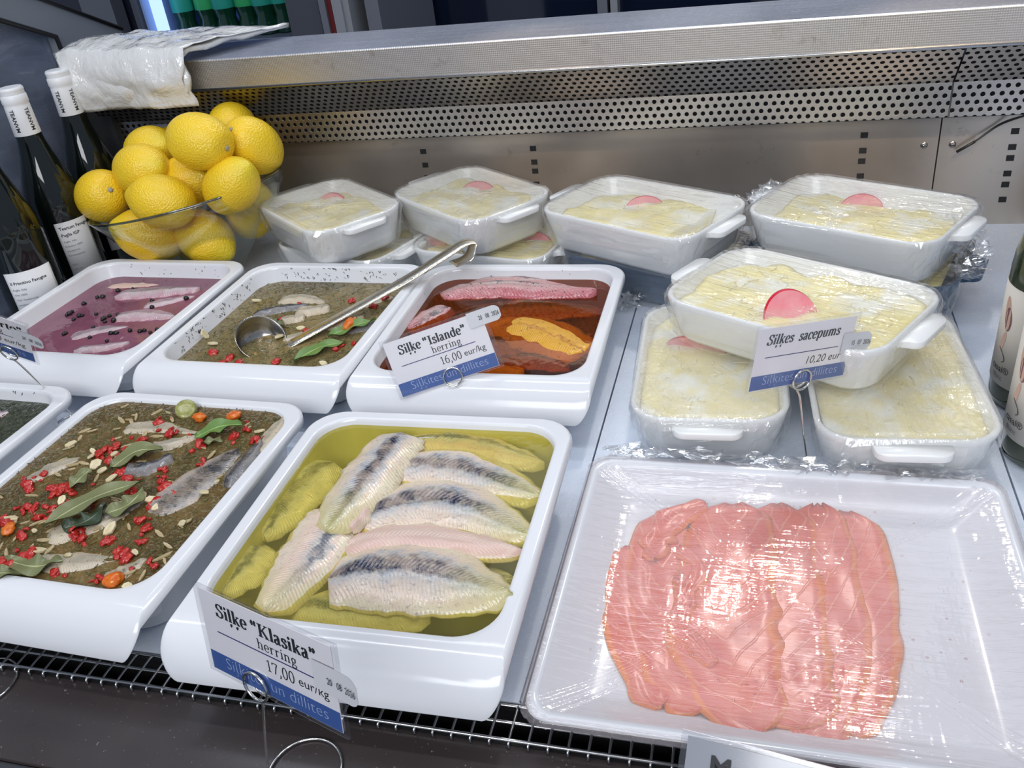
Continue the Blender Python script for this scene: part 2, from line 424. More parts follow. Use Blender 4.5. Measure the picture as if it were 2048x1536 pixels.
for i, (a, b) in enumerate(((702, 741), (760, 1196), (1236, 1500))):
    column('window_%d' % (i + 1), a, b, WY - 0.05, M_NIGHT, 0.03)
column('trim_8', 170, 232, WY - 0.10, M_POST)
column('window_4', 20, 170, WY - 0.05, M_NIGHT, 0.03)

# drinks fridge with its lit side and bottles
fy = 1.62
fx0, fx1 = at_y(268, 30, fy).x, at_y(640, 30, fy).x
fr = thing('drinks_fridge', 'upright drinks fridge with a lit interior and rows of green bottles behind the counter', 'fridge', ((fx0 + fx1) / 2, fy, FL))
hw = (fx1 - fx0) / 2; H_ = 1.9
b = bmesh.new(); box(b, -hw, -hw + 0.014, 0, 0.5, 0, H_); box(b, hw - 0.09, hw, 0, 0.5, 0, H_); box(b, -hw, hw, 0.46, 0.5, 0, H_); box(b, -hw, hw, 0, 0.5, 0, 0.2); box(b, -hw, hw, 0, 0.5, H_ - 0.1, H_)
obj('cabinet', b, plain('fridge_graphite', (0.07, 0.075, 0.095), 0.45), fr, False)
b = bmesh.new(); box(b, -hw + 0.015, hw - 0.09, 0.452, 0.459, 0.2, H_ - 0.1); box(b, -hw + 0.015, -hw + 0.022, 0.02, 0.452, 0.2, H_ - 0.1)
obj('liner', b, plain('fridge_liner', (0.30, 0.45, 0.85), 0.5), fr, False)
sh_z = at_y(480, 66, fy + 0.12).z - FL - 0.008
for z in (sh_z, sh_z + 0.42):
    obj('shelf', bbox(-hw + 0.06, hw - 0.1, 0.03, 0.45, z - 0.012, z), plain('fridge_shelf', (0.25, 0.3, 0.4), 0.3, 0.6), fr, False)
led = bmesh.new(); lx = at_y(300, 30, fy + 0.06).x - (fx0 + fx1) / 2
box(led, lx - 0.030, lx + 0.050, 0.05, 0.06, 0.25, H_ - 0.15)
obj('light_strip', led, emissive('fridge_strip_light', (0.40, 0.58, 1.0), 1.6), fr, False)
M_DIODE = emissive('fridge_diodes', (0.8, 0.9, 1.0), 22)
for k in range(6):
    dots = bmesh.new(); bmesh.ops.create_uvsphere(dots, u_segments=10, v_segments=8, radius=0.009, matrix=Matrix.Translation((lx - 0.012, 0.047, sh_z + 0.042 + k * 0.055)))
    obj('diode', dots, M_DIODE, fr)
M_FRBOT = plain('green_drink_bottle', (0.004, 0.035, 0.018), 0.06, spec=0.7, emit=(0.0, 0.0, 0.0), emits=0.0)
M_FRLAB = plain('turquoise_label', (0.02, 0.32, 0.24), 0.4)
M_FRLABG = plain('green_label', (0.03, 0.38, 0.12), 0.4)
prof = [(0.0, 0), (0.026, 0), (0.031, 0.006), (0.031, 0.03), (0.026, 0.05), (0.0305, 0.07), (0.031, 0.17), (0.024, 0.21), (0.013, 0.25), (0.012, 0.28), (0.014, 0.282), (0.014, 0.295), (0.0, 0.295)]
first = None
for i, px in enumerate((376, 418, 458, 498, 537, 570)):
    p = at_y(px, 66, fy + 0.12)
    if first is None:
        t = thing('soda_bottle', 'green plastic drink bottle', 'bottle', group='green bottles in the lit fridge')
        obj('bottle_body', lathe(prof, 20), M_FRBOT, t)
        obj('wrapper', lathe([(0.0312, 0.075), (0.0318, 0.077), (0.0318, 0.160), (0.0312, 0.162)], 20, False, False), M_FRLAB, t)
        first = t
    else:
        t = copy_tree(first)
    t.location = (p.x, fy + 0.13 + 0.012 * (i % 2), FL + sh_z)
    t['label'] = ('first', 'second', 'third', 'fourth', 'fifth', 'sixth')[i] + ' green drink bottle along the fridge shelf, counted from the lit strip'
    if i in (1, 3): t.children[1].data = t.children[1].data.copy(); t.children[1].data.materials[0] = M_FRLABG
    if i == 0: t.children[1].name = 'wrapper'

# ------------------------------------------------------------------ the refrigerated counter
YW, YP, YL = 0.54, 0.52, 0.47            # rear wall, perforated duct, shelf lip
XL, XR = -0.72, 0.56
ct = thing('display_counter', 'stainless steel refrigerated fish counter with perforated air duct and shelf ledge behind the trays', 'counter', (0, 0, FL))
dz = -FL
def cobj(name, bm, mat, smooth=False):
    o = obj(name, bm, mat, ct, smooth); o.location = (0, 0, dz); return o
b = bmesh.new()
seams = [XL, -0.37, 0.098, 0.424, 1.0]
for a, c in zip(seams, seams[1:]):
    box(b, a + 0.0008, c - 0.0008, -0.243, YW, -0.004, 0.0)
cobj('bed', b, M_BED)
b = bmesh.new(); box(b, XL, 1.0, -0.268, YW, -0.06, -0.052); box(b, XL, 1.0, -0.2435, -0.2415, -0.06, -0.0042); box(b, XL, 1.0, -0.2695, -0.2675, -0.06, -0.006)
cobj('air_well', b, M_VOID)
b = bbox(XL - 0.4, 1.0, -0.335, -0.2692, -0.03, -0.0055, 0.002); cobj('front_ledge', b, M_LEDGE)
b = bbox(XL - 0.4, 1.0, -0.343, -0.3352, -0.034, -0.007, 0.002); cobj('front_edge_strip', b, plain('ledge_edge_strip', (0.06, 0.06, 0.065), 0.3, 0.4))
b = bmesh.new(); box(b, XL, 1.0, -0.33, 0.75, FL, -0.062); cobj('base_cabinet', b, plain('counter_front', (0.01, 0.016, 0.026), 0.5))
# front grate: cells of square wire, front row bent down over the edge
gp = 0.0122
b = bmesh.new()
nx = int((0.62 - XL) / gp)
ys = [-0.2455, -0.2455 - gp, -0.2455 - 2 * gp]
for k in range(nx):
    x = XL + 0.01 + k * gp
    tube(b, spline([(x, ys[0], -0.0006), (x, ys[1], -0.0006), (x, ys[2] + 0.002, -0.0008), (x, ys[2] - 0.0018, -0.002), (x, ys[2] - 0.0022, -0.0052)], 3), 0.00115, 5)
for y in ys[:3]:
    tube(b, [(XL + 0.005, y, -0.0009), (0.62, y, -0.0009)], 0.0012, 6)
cobj('front_grate', b, M_GRATE, True)
M_SCREW = plain('wall_screw', (0.3, 0.28, 0.26), 0.3, 1.0)
# rear wall with slot columns, seams, screws
b = bmesh.new(); sx_ = at_y(1874, 310, YW).x
box(b, XL, sx_ - 0.0008, YW, YW + 0.01, -0.05, 0.2); box(b, sx_ + 0.0008, 1.0, YW, YW + 0.01, -0.05, 0.2)
cobj('rear_panel', b, M_WALLSTEEL)
def slotcol(xs):
    for x, z in xs: box(b, x - 0.0042, x + 0.0042, YW - 0.0006, YW + 0.002, z - 0.0034, z + 0.0034)
cols = [[(848, 303), (850, 330), (854, 355)], [(1065, 297), (1068, 324), (1070, 342), (1075, 368)], [(1731, 270), (1726, 301), (1723, 322), (1718, 352)],
        [(2035, 262), (2026, 294), (2021, 316), (2013, 347), (2008, 369), (2002, 399)]]
for c in cols:
    P = [at_y(*q, YW) for q in c]; mx = sum(p.x for p in P) / len(P)
    for p in P:
        b = bmesh.new(); slotcol([(mx, p.z)]); cobj('slot', b, M_VOID)
for q in ((1848, 291), (1905, 289)):
    p = at_y(*q, YW); b = bmesh.new()
    bmesh.ops.create_uvsphere(b, u_segments=16, v_segments=8, radius=0.0042, matrix=Matrix.Translation((p.x, YW, p.z)) @ Matrix.Diagonal((1, 0.35, 1, 1)))
    for a in (0.5, 2.07):
        m = Matrix.Translation((p.x, YW - 0.0016, p.z)) @ Matrix.Rotation(a, 4, 'Y')
        vs = box(b, -0.003, 0.003, -0.0003, 0.0003, -0.0005, 0.0005)
        for v_ in vs: v_.co = m @ v_.co
    cobj('screw', b, M_SCREW, True)
# perforated duct: upright lower face, upper face leaning out to the lip; UV in metres for the holes
zp0, zp1, zp2 = at_y(1024, 268, YP).z, at_y(1024, 207, YP).z, 0.2255
def perf_strip(b, x0, x1):
    uvl = b.loops.layers.uv.verify()
    prof = [(YP, zp0), (YP, zp1), (YL + 0.006, zp2)]
    s = [0, zp1 - zp0, zp1 - zp0 + math.hypot(YP - YL - 0.006, zp2 - zp1)]
    nseg = 14
    for i in range(2):
        for k in range(nseg):
            xa, xb = x0 + (x1 - x0) * k / nseg, x0 + (x1 - x0) * (k + 1) / nseg
            q = [(xa, *prof[i], s[i]), (xb, *prof[i], s[i]), (xb, *prof[i + 1], s[i + 1]), (xa, *prof[i + 1], s[i + 1])]
            f = b.faces.new([b.verts.new(p[:3]) for p in q])
            for l, p in zip(f.loops, q): l[uvl].uv = (p[0], p[3] + 0.001)
xs = at_y(1897, 232, YP).x
b = bmesh.new(); perf_strip(b, XL + 0.02, xs - 0.001); perf_strip(b, xs + 0.001, 1.0)
cobj('perforated_duct', b, M_PERF)
b = bmesh.new(); box(b, XL, 1.0, YP + 0.001, YW, zp0 - 0.001, zp0 + 0.004); box(b, xs - 0.001, xs + 0.001, YP + 0.0005, YP + 0.003, zp0, zp1); cobj('duct_underside', b, M_DARKMETAL)
# shelf ledge above the duct
b = bbox(XL - 0.0, 1.0, YL, 0.60, 0.2262, 0.2655, 0.0018, 2)
o = cobj('shelf_ledge', b, [M_LIP, M_TOPSTEEL])
for p in o.data.polygons: p.material_index = 1 if p.normal.z > 0.6 else 0
b = bmesh.new(); tube(b, [(XL, YL - 0.0004, 0.2275), (1.0, YL - 0.0004, 0.2275)], 0.0022, 8); cobj('shelf_bead', b, M_GRATE, True)
# left end: dark panel, grey frame of the end pane, pane, temperature display on the duct
b = bmesh.new()
EX = XL - 0.002
def poly_x(b, pts, x0, x1):
    v0 = [b.verts.new((x0, y, z)) for y, z in pts]; v1 = [b.verts.new((x1, y, z)) for y, z in pts]; n = len(pts)
    b.faces.new(v0); b.faces.new(list(reversed(v1)))
    for i in range(n): b.faces.new((v0[i], v1[i], v1[(i + 1) % n], v0[(i + 1) % n]))
poly_x(b, [(0.50, -0.05), (0.62, -0.05), (0.645, 0.285), (0.47, 0.364), (0.0, 0.61), (-0.02, 0.575), (0.41, 0.343), (0.503, 0.303), (0.507, 0.25), (0.49, 0.20)], EX - 0.03, EX)
cobj('end_frame', b, M_FRAMEGREY)
b = bmesh.new()
P = [(-0.02, 0.575), (0.41, 0.343), (0.503, 0.303), (0.507, 0.25), (0.49, 0.20), (0.495, -0.05)]
tube(b, [(EX + 0.002, y, z) for y, z in P], 0.0035, 6)
tube(b, [(EX + 0.002, y, z) for y, z in ((0.645, 0.287), (0.47, 0.366), (0.0, 0.612))], 0.003, 6)
cobj('frame_seal', b, M_SEAL, True)
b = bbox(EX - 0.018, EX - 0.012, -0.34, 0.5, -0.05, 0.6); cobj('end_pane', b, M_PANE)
b = bmesh.new(); box(b, XL, XL + 0.04, YP - 0.012, YP - 0.0, 0.0, 0.226); cobj('dark_side_panel', b, M_DARKMETAL)
tp = [at_y(x, y, YP - 0.006) for x, y in ((290, 250), (360, 248), (365, 296), (303, 298))]
x0, x1, z0, z1 = tp[0].x, tp[0].x + 0.066, tp[3].z + 0.002, tp[0].z
b = bbox(x0, x1, YP - 0.008, YP - 0.001, z0, z1, 0.003, 3); o = cobj('thermometer_frame', b, M_FRAMEGREY, True); sharp(o)
b = bbox(x0 + 0.007, x1 - 0.007, YP - 0.0092, YP - 0.0078, z0 + 0.009, z1 - 0.009); cobj('thermometer_window', b, M_VOID)
# right end: bent steel divider
b = bmesh.new(); poly_x(b, [(0.40, 0.0), (0.54, 0.0), (0.54, 0.11), (0.50, 0.085), (0.455, 0.028)], 0.545, 0.548); cobj('end_divider', b, M_WALLSTEEL)
# hanging probe cable
p0, p1, p2, p3 = at_y(2060, 228, YP - 0.004), at_y(2000, 250, YW - 0.006), at_y(1950, 283, YW - 0.008), at_y(1913, 304, YW - 0.006)
cb = bmesh.new(); tube(cb, spline([p0, p1, p2, p3], 8), 0.0009, 6); tube(cb, spline([p0 + Vector((0, -0.001, 0.001)), p1 + Vector((0, 0, 0.0016)), p2 + Vector((0, 0, .0004))], 8), 0.0008, 6)
ob = obj('probe_cable', cb, M_SEAL); tag(ob, 'thin black cable hanging down the steel rear wall beside the slots', 'cable')
cb = bmesh.new(); tube(cb, [p2, p3], 0.0017, 8); obj('sheath', cb, M_SEAL, ob)
# ------------------------------------------------------------------ melamine trays with a sloping front lip
TW, TL, TD, TH, TB = 0.23, 0.240, 0.271, 0.0562, 0.029
def zlip(y):
    s = (-y - TL + 0.002) / (TD - TL + 0.002)
    if s <= 0: return TH
    s = min(s, 1.0)
    return TB + (TH - TB) * (1 - s ** 2.3) ** (1 / 1.35)
def tray_mesh():
    b = bmesh.new(); n = 10; hw = TW / 2
    outer = rrect(-hw, hw, -TD, 0, (0.013, 0.03, 0.03, 0.013), n)
    inner = rrect(-hw + 0.0105, hw - 0.0105, -TL + 0.002, -0.0105, 0.030, n)
    ring = lambda t: [(o[0] * (1 - t) + i[0] * t, o[1] * (1 - t) + i[1] * t) for o, i in zip(outer, inner)]
    def ins(d, z, pts=None, yoff=0.0):
        q = rrect(-hw + d, hw - d, -TL - 0.004 + d + yoff, -d, 0.030, n); return [(x, y, z) for x, y in q]
    loops = []
    # underside of the body, going up to the rim
    loops.append(ins(0.024, 0.0)); loops.append(ins(0.018, 0.004)); loops.append(ins(0.0125, 0.044))
    rs = rrect(-hw + 0.0035, hw - 0.0035, -TD + 0.004, -0.0035, (0.011, 0.028, 0.028, 0.011), n)
    loops.append([(x, y, zlip(y) - 0.0075 if y > -TL else zlip(y) - 0.0035) for x, y in rs])
    loops.append([(x, y, zlip(y) - 0.0075 if y > -TL else zlip(y) - 0.0035) for x, y in ring(0)])
    loops.append([(x, y, zlip(y) - 0.003) for x, y in ring(-0.0)])
    for t in (0.03, 0.09, 0.18, 0.26, 0.34, 0.42, 0.5, 0.6, 0.7, 0.8, 0.9, 1.0):
        e = 0.003 * max(0, 1 - t / 0.18) ** 2
        loops.append([(x, y, zlip(y) - e) for x, y in ring(t)])
    def inn(d, z):
        q = rrect(-hw + 0.0105 + d, hw - 0.0105 - d, -TL + 0.002 + d, -0.0105 - d, 0.030 - d * 0.5, n); return [(x, y, z) for x, y in q]
    loops += [inn(0.0012, TH - 0.0008), inn(0.0022, TH - 0.0035), inn(0.009, 0.016), inn(0.012, 0.0105), inn(0.018, 0.008)]
    loft(b, loops, True, True)
    return b
TRAY_ME = None
def tray(label, x, y, rot):
    global TRAY_ME
    t = thing('herring_tray', label, 'tray', (x, y, 0.0002), (0, 0, math.radians(rot)), 'white sloping-lip fish trays')
    if TRAY_ME is None:
        o = obj('tray_body', tray_mesh(), M_MELAMINE, t); TRAY_ME = o.data
    else:
        o = bpy.data.objects.new('tray_body', TRAY_ME); COL.objects.link(o); o.parent = t
    return t
def brine(t, name, label, cat, level, mat):
    """liquid filling the basin up to level below the rim"""
    b = bmesh.new(); hw = TW / 2; top = TH - level
    def inn(d, z):
        q = rrect(-hw + 0.0105 + d, hw - 0.0105 - d, -TL + 0.002 + d, -0.0105 - d, 0.030 - d * 0.5, 8); return [(x, y, z) for x, y in q]
    dtop = 0.0022 + (0.009 - 0.0022) * (TH - 0.0035 - top) / (TH - 0.0195)
    loft(b, [inn(0.0185, 0.009), inn(0.0125, 0.0114), inn(dtop + 0.0003, top)], True, True)
    o = obj(name, b, mat, None, False); o.location = t.location; o.rotation_euler = t.rotation_euler
    tag(o, label, cat, None, 'stuff'); return top
T_K = tray('white tray of plain herring fillets in clear yellow brine, behind the 17,00 card', -0.0224, -0.0097, 1.0)
T_M = tray('white tray of herring with red pepper and bay leaves, between two front-row trays', -0.2619, -0.0006, -1.6)
T_I = tray('white tray of herring in red-brown spiced oil, behind the tilted 16,00 card', -0.0229, 0.2957, 0.6)
T_D = tray('white tray of herring pieces in dill marinade with the steel ladle in it', -0.2518, 0.2979, -1.2)
T_P = tray('white tray of herring in cloudy pink wine marinade with peppercorns', -0.4919, 0.3074, -2.0)
T_L = tray('white front-row tray of dark dill-covered herring, cut off by the left edge', -0.5149, 0.0097, -2.2)

zK = brine(T_K, 'yellow_brine', 'clear yellow-green oil brine around the plain herring fillets', 'brine', 0.0055,
           m_brine('yellow_brine', (0.95, 0.91, 0.57), (0.52, 0.46, 0.11), 0.13, None, 0.05))
zM = brine(T_M, 'pepper_marinade', 'olive dill marinade around the herring with red pepper and bay leaves', 'marinade', 0.0030,
           m_brine('pepper_marinade', (0.62, 0.50, 0.27), (0.15, 0.098, 0.034), 0.42, ((0.24, 0.20, 0.09), 210, 0.52, 0.64), 0.5))
zI = brine(T_I, 'spiced_oil', 'red-brown spiced oil around the herring behind the tilted 16,00 card', 'oil', 0.0125,
           m_brine('spiced_oil', (0.84, 0.50, 0.17), (0.085, 0.028, 0.006), 0.20, None, 0.05))
zD = brine(T_D, 'dill_marinade', 'cloudy green-brown dill marinade under the ladle', 'marinade', 0.0185,
           m_brine('dill_marinade', (0.55, 0.45, 0.22), (0.17, 0.12, 0.045), 0.60, ((0.28, 0.26, 0.13), 210, 0.54, 0.66), 0.5))
zP = brine(T_P, 'wine_marinade', 'cloudy pink wine marinade with peppercorns floating in it', 'marinade', 0.0185,
           m_brine('wine_marinade', (0.68, 0.34, 0.42), (0.34, 0.13, 0.19), 0.60, None, 0.15))
zL = brine(T_L, 'dark_dill_marinade', 'dark green dill marinade in the tray at the left edge', 'marinade', 0.0120,
           m_brine('dark_dill_marinade', (0.2, 0.2, 0.12), (0.030, 0.034, 0.022), 0.80, ((0.075, 0.085, 0.05), 190, 0.50, 0.60), 0.4))

# ------------------------------------------------------------------ herring fillets
CREAM, PINK = (0.74, 0.66, 0.50), (0.70, 0.49, 0.40)
F_K = m_fillet('herring_silver', (0.74, 0.65, 0.45), (0.70, 0.55, 0.43), (0.014, 0.020, 0.050), (0.42, 0.44, 0.46), (0.62, 0.56, 0.22), 0.0, 0.18, 0.05, 0.20)
F_K2 = m_fillet('herring_pale', (0.74, 0.66, 0.48), (0.72, 0.54, 0.45), (0.12, 0.13, 0.15), (0.52, 0.50, 0.46), (0.62, 0.54, 0.24), 0.0, 0.2, -0.25, 0.13)
F_KP = m_fillet('herring_pink', (0.72, 0.62, 0.46), (0.70, 0.47, 0.39), (0.66, 0.50, 0.42), (0.70, 0.50, 0.42), None, 0.0, 0.22, 0.0, 0.2)
F_KS = m_fillet('herring_sunken', (0.74, 0.66, 0.36), (0.66, 0.57, 0.32), (0.12, 0.12, 0.07), (0.46, 0.44, 0.30), None, 0.0, 0.25, 0.1, 0.2)
F_M = m_fillet('herring_peppered', (0.34, 0.24, 0.12), (0.50, 0.40, 0.31), (0.020, 0.020, 0.024), (0.36, 0.34, 0.33), None, 0.7, 0.2, 0.35, 0.30)
F_ML = m_fillet('herring_pale_peppered', (0.50, 0.40, 0.25), (0.56, 0.46, 0.33), (0.30, 0.27, 0.20), (0.48, 0.42, 0.32), None, 0.5, 0.25, 0.1, 0.22)
F_MD = m_fillet('herring_dark_skin', (0.36, 0.27, 0.16), (0.22, 0.20, 0.19), (0.012, 0.014, 0.02), (0.20, 0.20, 0.21), None, 0.2, 0.14, 0.0, 0.34)
F_I = m_fillet('herring_beet_pink', (0.46, 0.085, 0.11), (0.50, 0.27, 0.26), (0.05, 0.04, 0.05), (0.50, 0.40, 0.37), (0.48, 0.13, 0.15), 0.9, 0.2, -0.30, 0.22)
F_IO = m_fillet('herring_amber', (0.50, 0.13, 0.02), (0.38, 0.10, 0.015), (0.05, 0.02, 0.006), (0.26, 0.08, 0.015), None, 0.9, 0.28, 0.1, 0.3)
F_IY = m_fillet('herring_saffron', (0.72, 0.38, 0.02), (0.68, 0.34, 0.02), (0.45, 0.16, 0.01), (0.70, 0.37, 0.03), None, 0.8, 0.3, 0.0, 0.06)
F_P = m_fillet('herring_wine', (0.50, 0.24, 0.27), (0.52, 0.33, 0.35), (0.22, 0.18, 0.20), (0.58, 0.53, 0.53), None, 0.0, 0.2, 0.0, 0.25)

def fillet(name, label, group, mat, path, width, zbase, thick=0.009, blunt=0.55, tail=0.18, seed=0, curl=0.0, wavy=0.004, zend=None):
    """path: pixel points (head..tail) on the plane zbase; width in metres"""
    z1 = zbase if zend is None else zend
    m = len(path)
    pts = [at(px, py, zbase + (z1 - zbase) * i / (m - 1)) for i, (px, py) in enumerate(path)]
    c = spline(pts, 12) if len(pts) > 2 else [pts[0].lerp(pts[1], i / 24) for i in range(25)]
    L = [0.0]
    for a, q in zip(c, c[1:]): L.append(L[-1] + (q - a).length)
    N, K = len(c), 14
    o0 = sum(c, Vector()) / N
    b = bmesh.new(); uvl = b.loops.layers.uv.verify()
    top, bot = [], []
    for i, p in enumerate(c):
        u = L[i] / L[-1]
        t = (c[min(i + 1, N - 1)] - c[max(i - 1, 0)]).normalized(); s = Vector((t.y, -t.x, 0)).normalized()
        head = min(1, blunt + (1 - blunt) * math.sin(min(1, u / 0.35) * math.pi / 2)) * math.sqrt(min(1, u / 0.035 + 0.05))
        tl = tail + (1 - tail) * (1 - max(0, (u - 0.42) / 0.58) ** 1.7)
        tl *= math.sqrt(min(1, (1 - u) / 0.03 + 0.04))
        hw = width / 2 * head * tl
        rt, rb = [], []
        for k in range(K + 1):
            v = k / K * 2 - 1
            jag = wavy * (vnoise(u * 16, seed + (3 if v > 0 else 9), seed) - 0.5) * abs(v) ** 2 * 2
            q = p + s * (v * hw + math.copysign(jag, v) * (hw > 0.004))
            dome = (1 - abs(v) ** 2.1) ** 0.9
            h = thick * dome * (0.75 + 0.25 * tl) * min(1, 0.35 + u * 5) + 0.0010 * (vnoise(u * 9 + seed, v * 2.3, seed) - 0.5) * 2
            h -= 0.0012 * math.exp(-((v - 0.05) / 0.10) ** 2) * dome
            h += curl * v * v * math.sin(u * 3.1)
            edge = 0.0008
            q2 = q + Vector((0, 0, 0.0))
            rt.append((q + Vector((0, 0, h + edge)) - o0, (u, (v + 1) / 2)))
            rb.append((q2 + Vector((0, 0, curl * v * v * math.sin(u * 3.1) - 0.0004)) - o0, (u, (v + 1) / 2)))
        top.append(rt); bot.append(rb)
    vt = [[b.verts.new(q[0]) for q in r] for r in top]; vb = [[b.verts.new(q[0]) for q in r] for r in bot]
    def quad(vs, uv):
        f = b.faces.new(vs)
        for l, x in zip(f.loops, uv): l[uvl].uv = x
    for i in range(N - 1):
        for k in range(K):
            quad((vt[i][k], vt[i][k + 1], vt[i + 1][k + 1], vt[i + 1][k]), (top[i][k][1], top[i][k + 1][1], top[i + 1][k + 1][1], top[i + 1][k][1]))
            quad((vb[i][k], vb[i + 1][k], vb[i + 1][k + 1], vb[i][k + 1]), (top[i][k][1], top[i + 1][k][1], top[i + 1][k + 1][1], top[i][k + 1][1]))
        for k in (0, K):
            quad((vt[i][k], vt[i + 1][k], vb[i + 1][k], vb[i][k]), (top[i][k][1], top[i + 1][k][1], top[i + 1][k][1], top[i][k][1]))
    for i in (0, N - 1):
        for k in range(K):
            quad((vt[i][k], vb[i][k], vb[i][k + 1], vt[i][k + 1]), (top[i][k][1], top[i][k][1], top[i][k + 1][1], top[i][k + 1][1]))
    o = obj(name, b, mat); o.location = o0
    tag(o, label, 'fish', group); return o

gK = 'herring fillets in the yellow brine'
z0 = zK
H = 'herring_fillet'
fillet(H, 'sunken fillet under the two long ones at the back left of the yellow brine tray', gK, F_KS, [(668, 930), (600, 985), (532, 1085)], 0.050, z0 - 0.013, seed=1)
fillet(H, 'sunken yellow fillet lying deepest along the left side of the yellow brine tray', gK, F_KS, [(530, 1098), (500, 1140), (448, 1200)], 0.032, z0 - 0.014, seed=2)
fillet(H, 'half-sunken fillet nearest the back wall of the yellow brine tray', gK, F_K2, [(800, 898), (930, 900), (1090, 938)], 0.044, z0 - 0.009, 0.008, seed=3)
fillet(H, 'grey-green sunken fillet under the front lip of the yellow brine tray', gK, F_KS, [(585, 1222), (720, 1230), (862, 1245)], 0.040, z0 - 0.0105, 0.008, seed=4)
fillet(H, 'sunken fillet under the big silver one at the front right of the yellow brine', gK, F_KS, [(700, 1130), (860, 1160), (1030, 1170)], 0.05, z0 - 0.014, 0.009, seed=14)
fillet(H, 'silver fillet with a dark blue band, second from the back wall in the yellow brine', gK, F_K, [(762, 950), (900, 946), (1086, 1004)], 0.060, z0 - 0.0055, 0.0085, seed=5)
fillet(H, 'arched fillet with blue-silver middle, third from the back in the yellow brine', gK, F_K, [(706, 1048), (880, 1012), (1068, 1086)], 0.060, z0 - 0.0035, 0.009, seed=6)
fillet(H, 'narrow plain pink fillet between two silver ones in the yellow brine', gK, F_KP, [(688, 1098), (850, 1086), (1046, 1114)], 0.036, z0 - 0.0025, 0.008, seed=7)
fillet(H, 'broad silver fillet with blue back patch, frontmost on top of the yellow brine', gK, F_K, [(660, 1163), (830, 1156), (1028, 1206)], 0.066, z0 - 0.0015, 0.0105, 0.6, 0.2, seed=8)
fillet(H, 'long lower fillet with grey tail end lying towards the 17,00 card', gK, F_K2, [(676, 1020), (628, 1110), (535, 1232)], 0.052, z0 - 0.0035, 0.010, 0.75, 0.4, seed=9)
fillet(H, 'long upper fillet with black speckled stripe running to the back wall', gK, F_K, [(806, 872), (740, 960), (656, 1072)], 0.050, z0 - 0.0005, 0.0095, 0.8, 0.45, seed=10, zend=z0 + 0.004)
fillet(H, 'small folded flap of fish beside the long upper fillet in the yellow brine', gK, F_KP, [(752, 975), (735, 1015), (705, 1068)], 0.016, z0 + 0.001, 0.007, 0.7, 0.5, seed=11)

gM = 'herring pieces among red pepper and bay leaves'
z0 = zM
fillet(H, 'pale fillet nearest the back wall among the red pepper pieces', gM, F_ML, [(240, 872), (315, 868), (402, 880)], 0.032, z0 - 0.007, 0.0088, seed=20)
fillet(H, 'pale fillet running to the green bay leaf at the back of the pepper tray', gM, F_ML, [(300, 905), (350, 898), (400, 884)], 0.022, z0 - 0.005, 0.0085, seed=21)
fillet(H, 'big silver-grey fillet with dark back along the right side of the pepper tray', gM, F_M, [(302, 1048), (385, 985), (482, 912)], 0.052, z0 - 0.0065, 0.0105, 0.7, 0.35, seed=22)
fillet(H, 'slim dark-skinned fillet next to the right wall of the pepper tray', gM, F_MD, [(455, 985), (487, 945), (530, 890)], 0.022, z0 - 0.004, 0.009, seed=23)
fillet(H, 'brown fillet end tucked in the back right corner of the pepper tray', gM, F_ML, [(515, 925), (545, 880), (572, 846)], 0.022, z0 - 0.0055, 0.0085, seed=24)
fillet(H, 'short curled blue-black piece below the upper bay leaf in the pepper tray', gM, F_MD, [(250, 948), (300, 944), (348, 922)], 0.020, z0 - 0.003, 0.008, 0.8, 0.6, seed=25)
fillet(H, 'pale half-sunken fillet by the left wall of the pepper tray', gM, F_ML, [(50, 985), (110, 952), (185, 925)], 0.034, z0 - 0.0075, 0.009, seed=26)
fillet(H, 'pale fillet below the heap of bay leaves in the pepper tray', gM, F_ML, [(92, 1092), (160, 1072), (265, 1040)], 0.040, z0 - 0.0065, 0.0095, seed=27)
fillet(H, 'grey piece under the front bay leaves of the pepper tray', gM, F_M, [(200, 1050), (240, 1030), (292, 1012)], 0.026, z0 - 0.0045, 0.0085, seed=28)
fillet(H, 'pale half-sunken fillet nearest the front lip of the pepper tray', gM, F_ML, [(60, 1140), (150, 1140), (268, 1130)], 0.036, z0 - 0.0075, 0.009, seed=29)
fillet(H, 'grey fillet in the front right corner of the pepper tray', gM, F_ML, [(205, 1175), (250, 1160), (300, 1130)], 0.028, z0 - 0.0065, 0.0085, seed=30)

gI = 'herring in the spiced oil'
z0 = zI
fillet(H, 'amber sunken fillet across the middle of the spiced oil tray', gI, F_IO, [(905, 640), (1050, 622), (1205, 628)], 0.046, z0 - 0.009, 0.0088, seed=40)
fillet(H, 'dark amber sunken fillet left of the saffron yellow piece', gI, F_IO, [(930, 700), (1060, 690), (1190, 680)], 0.046, z0 - 0.012, 0.009, seed=41)
fillet(H, 'red-orange sunken strip near the front lip of the spiced oil tray', gI, F_IO, [(960, 735), (1060, 727), (1140, 742)], 0.022, z0 - 0.0095, 0.009, seed=42)
fillet(H, 'yellow-green sunken piece showing beside the tilted 16,00 card', gI, F_IY, [(945, 668), (1000, 655), (1048, 648)], 0.026, z0 - 0.0098, 0.009, seed=43)
fillet(H, 'yellow-green sunken piece under the front lip of the spiced oil tray', gI, F_IY, [(900, 752), (980, 748), (1050, 752)], 0.026, z0 - 0.0105, 0.009, seed=44)
fillet(H, 'purple-pink fillet half hidden behind the topmost one in the spiced oil tray', gI, F_I, [(940, 572), (1040, 570), (1150, 584)], 0.026, z0 - 0.003, 0.008, seed=45)
fillet(H, 'pink peppery piece behind the left corner of the tilted 16,00 card', gI, F_I, [(902, 620), (860, 640), (818, 668)], 0.036, z0 - 0.006, 0.009, seed=46)
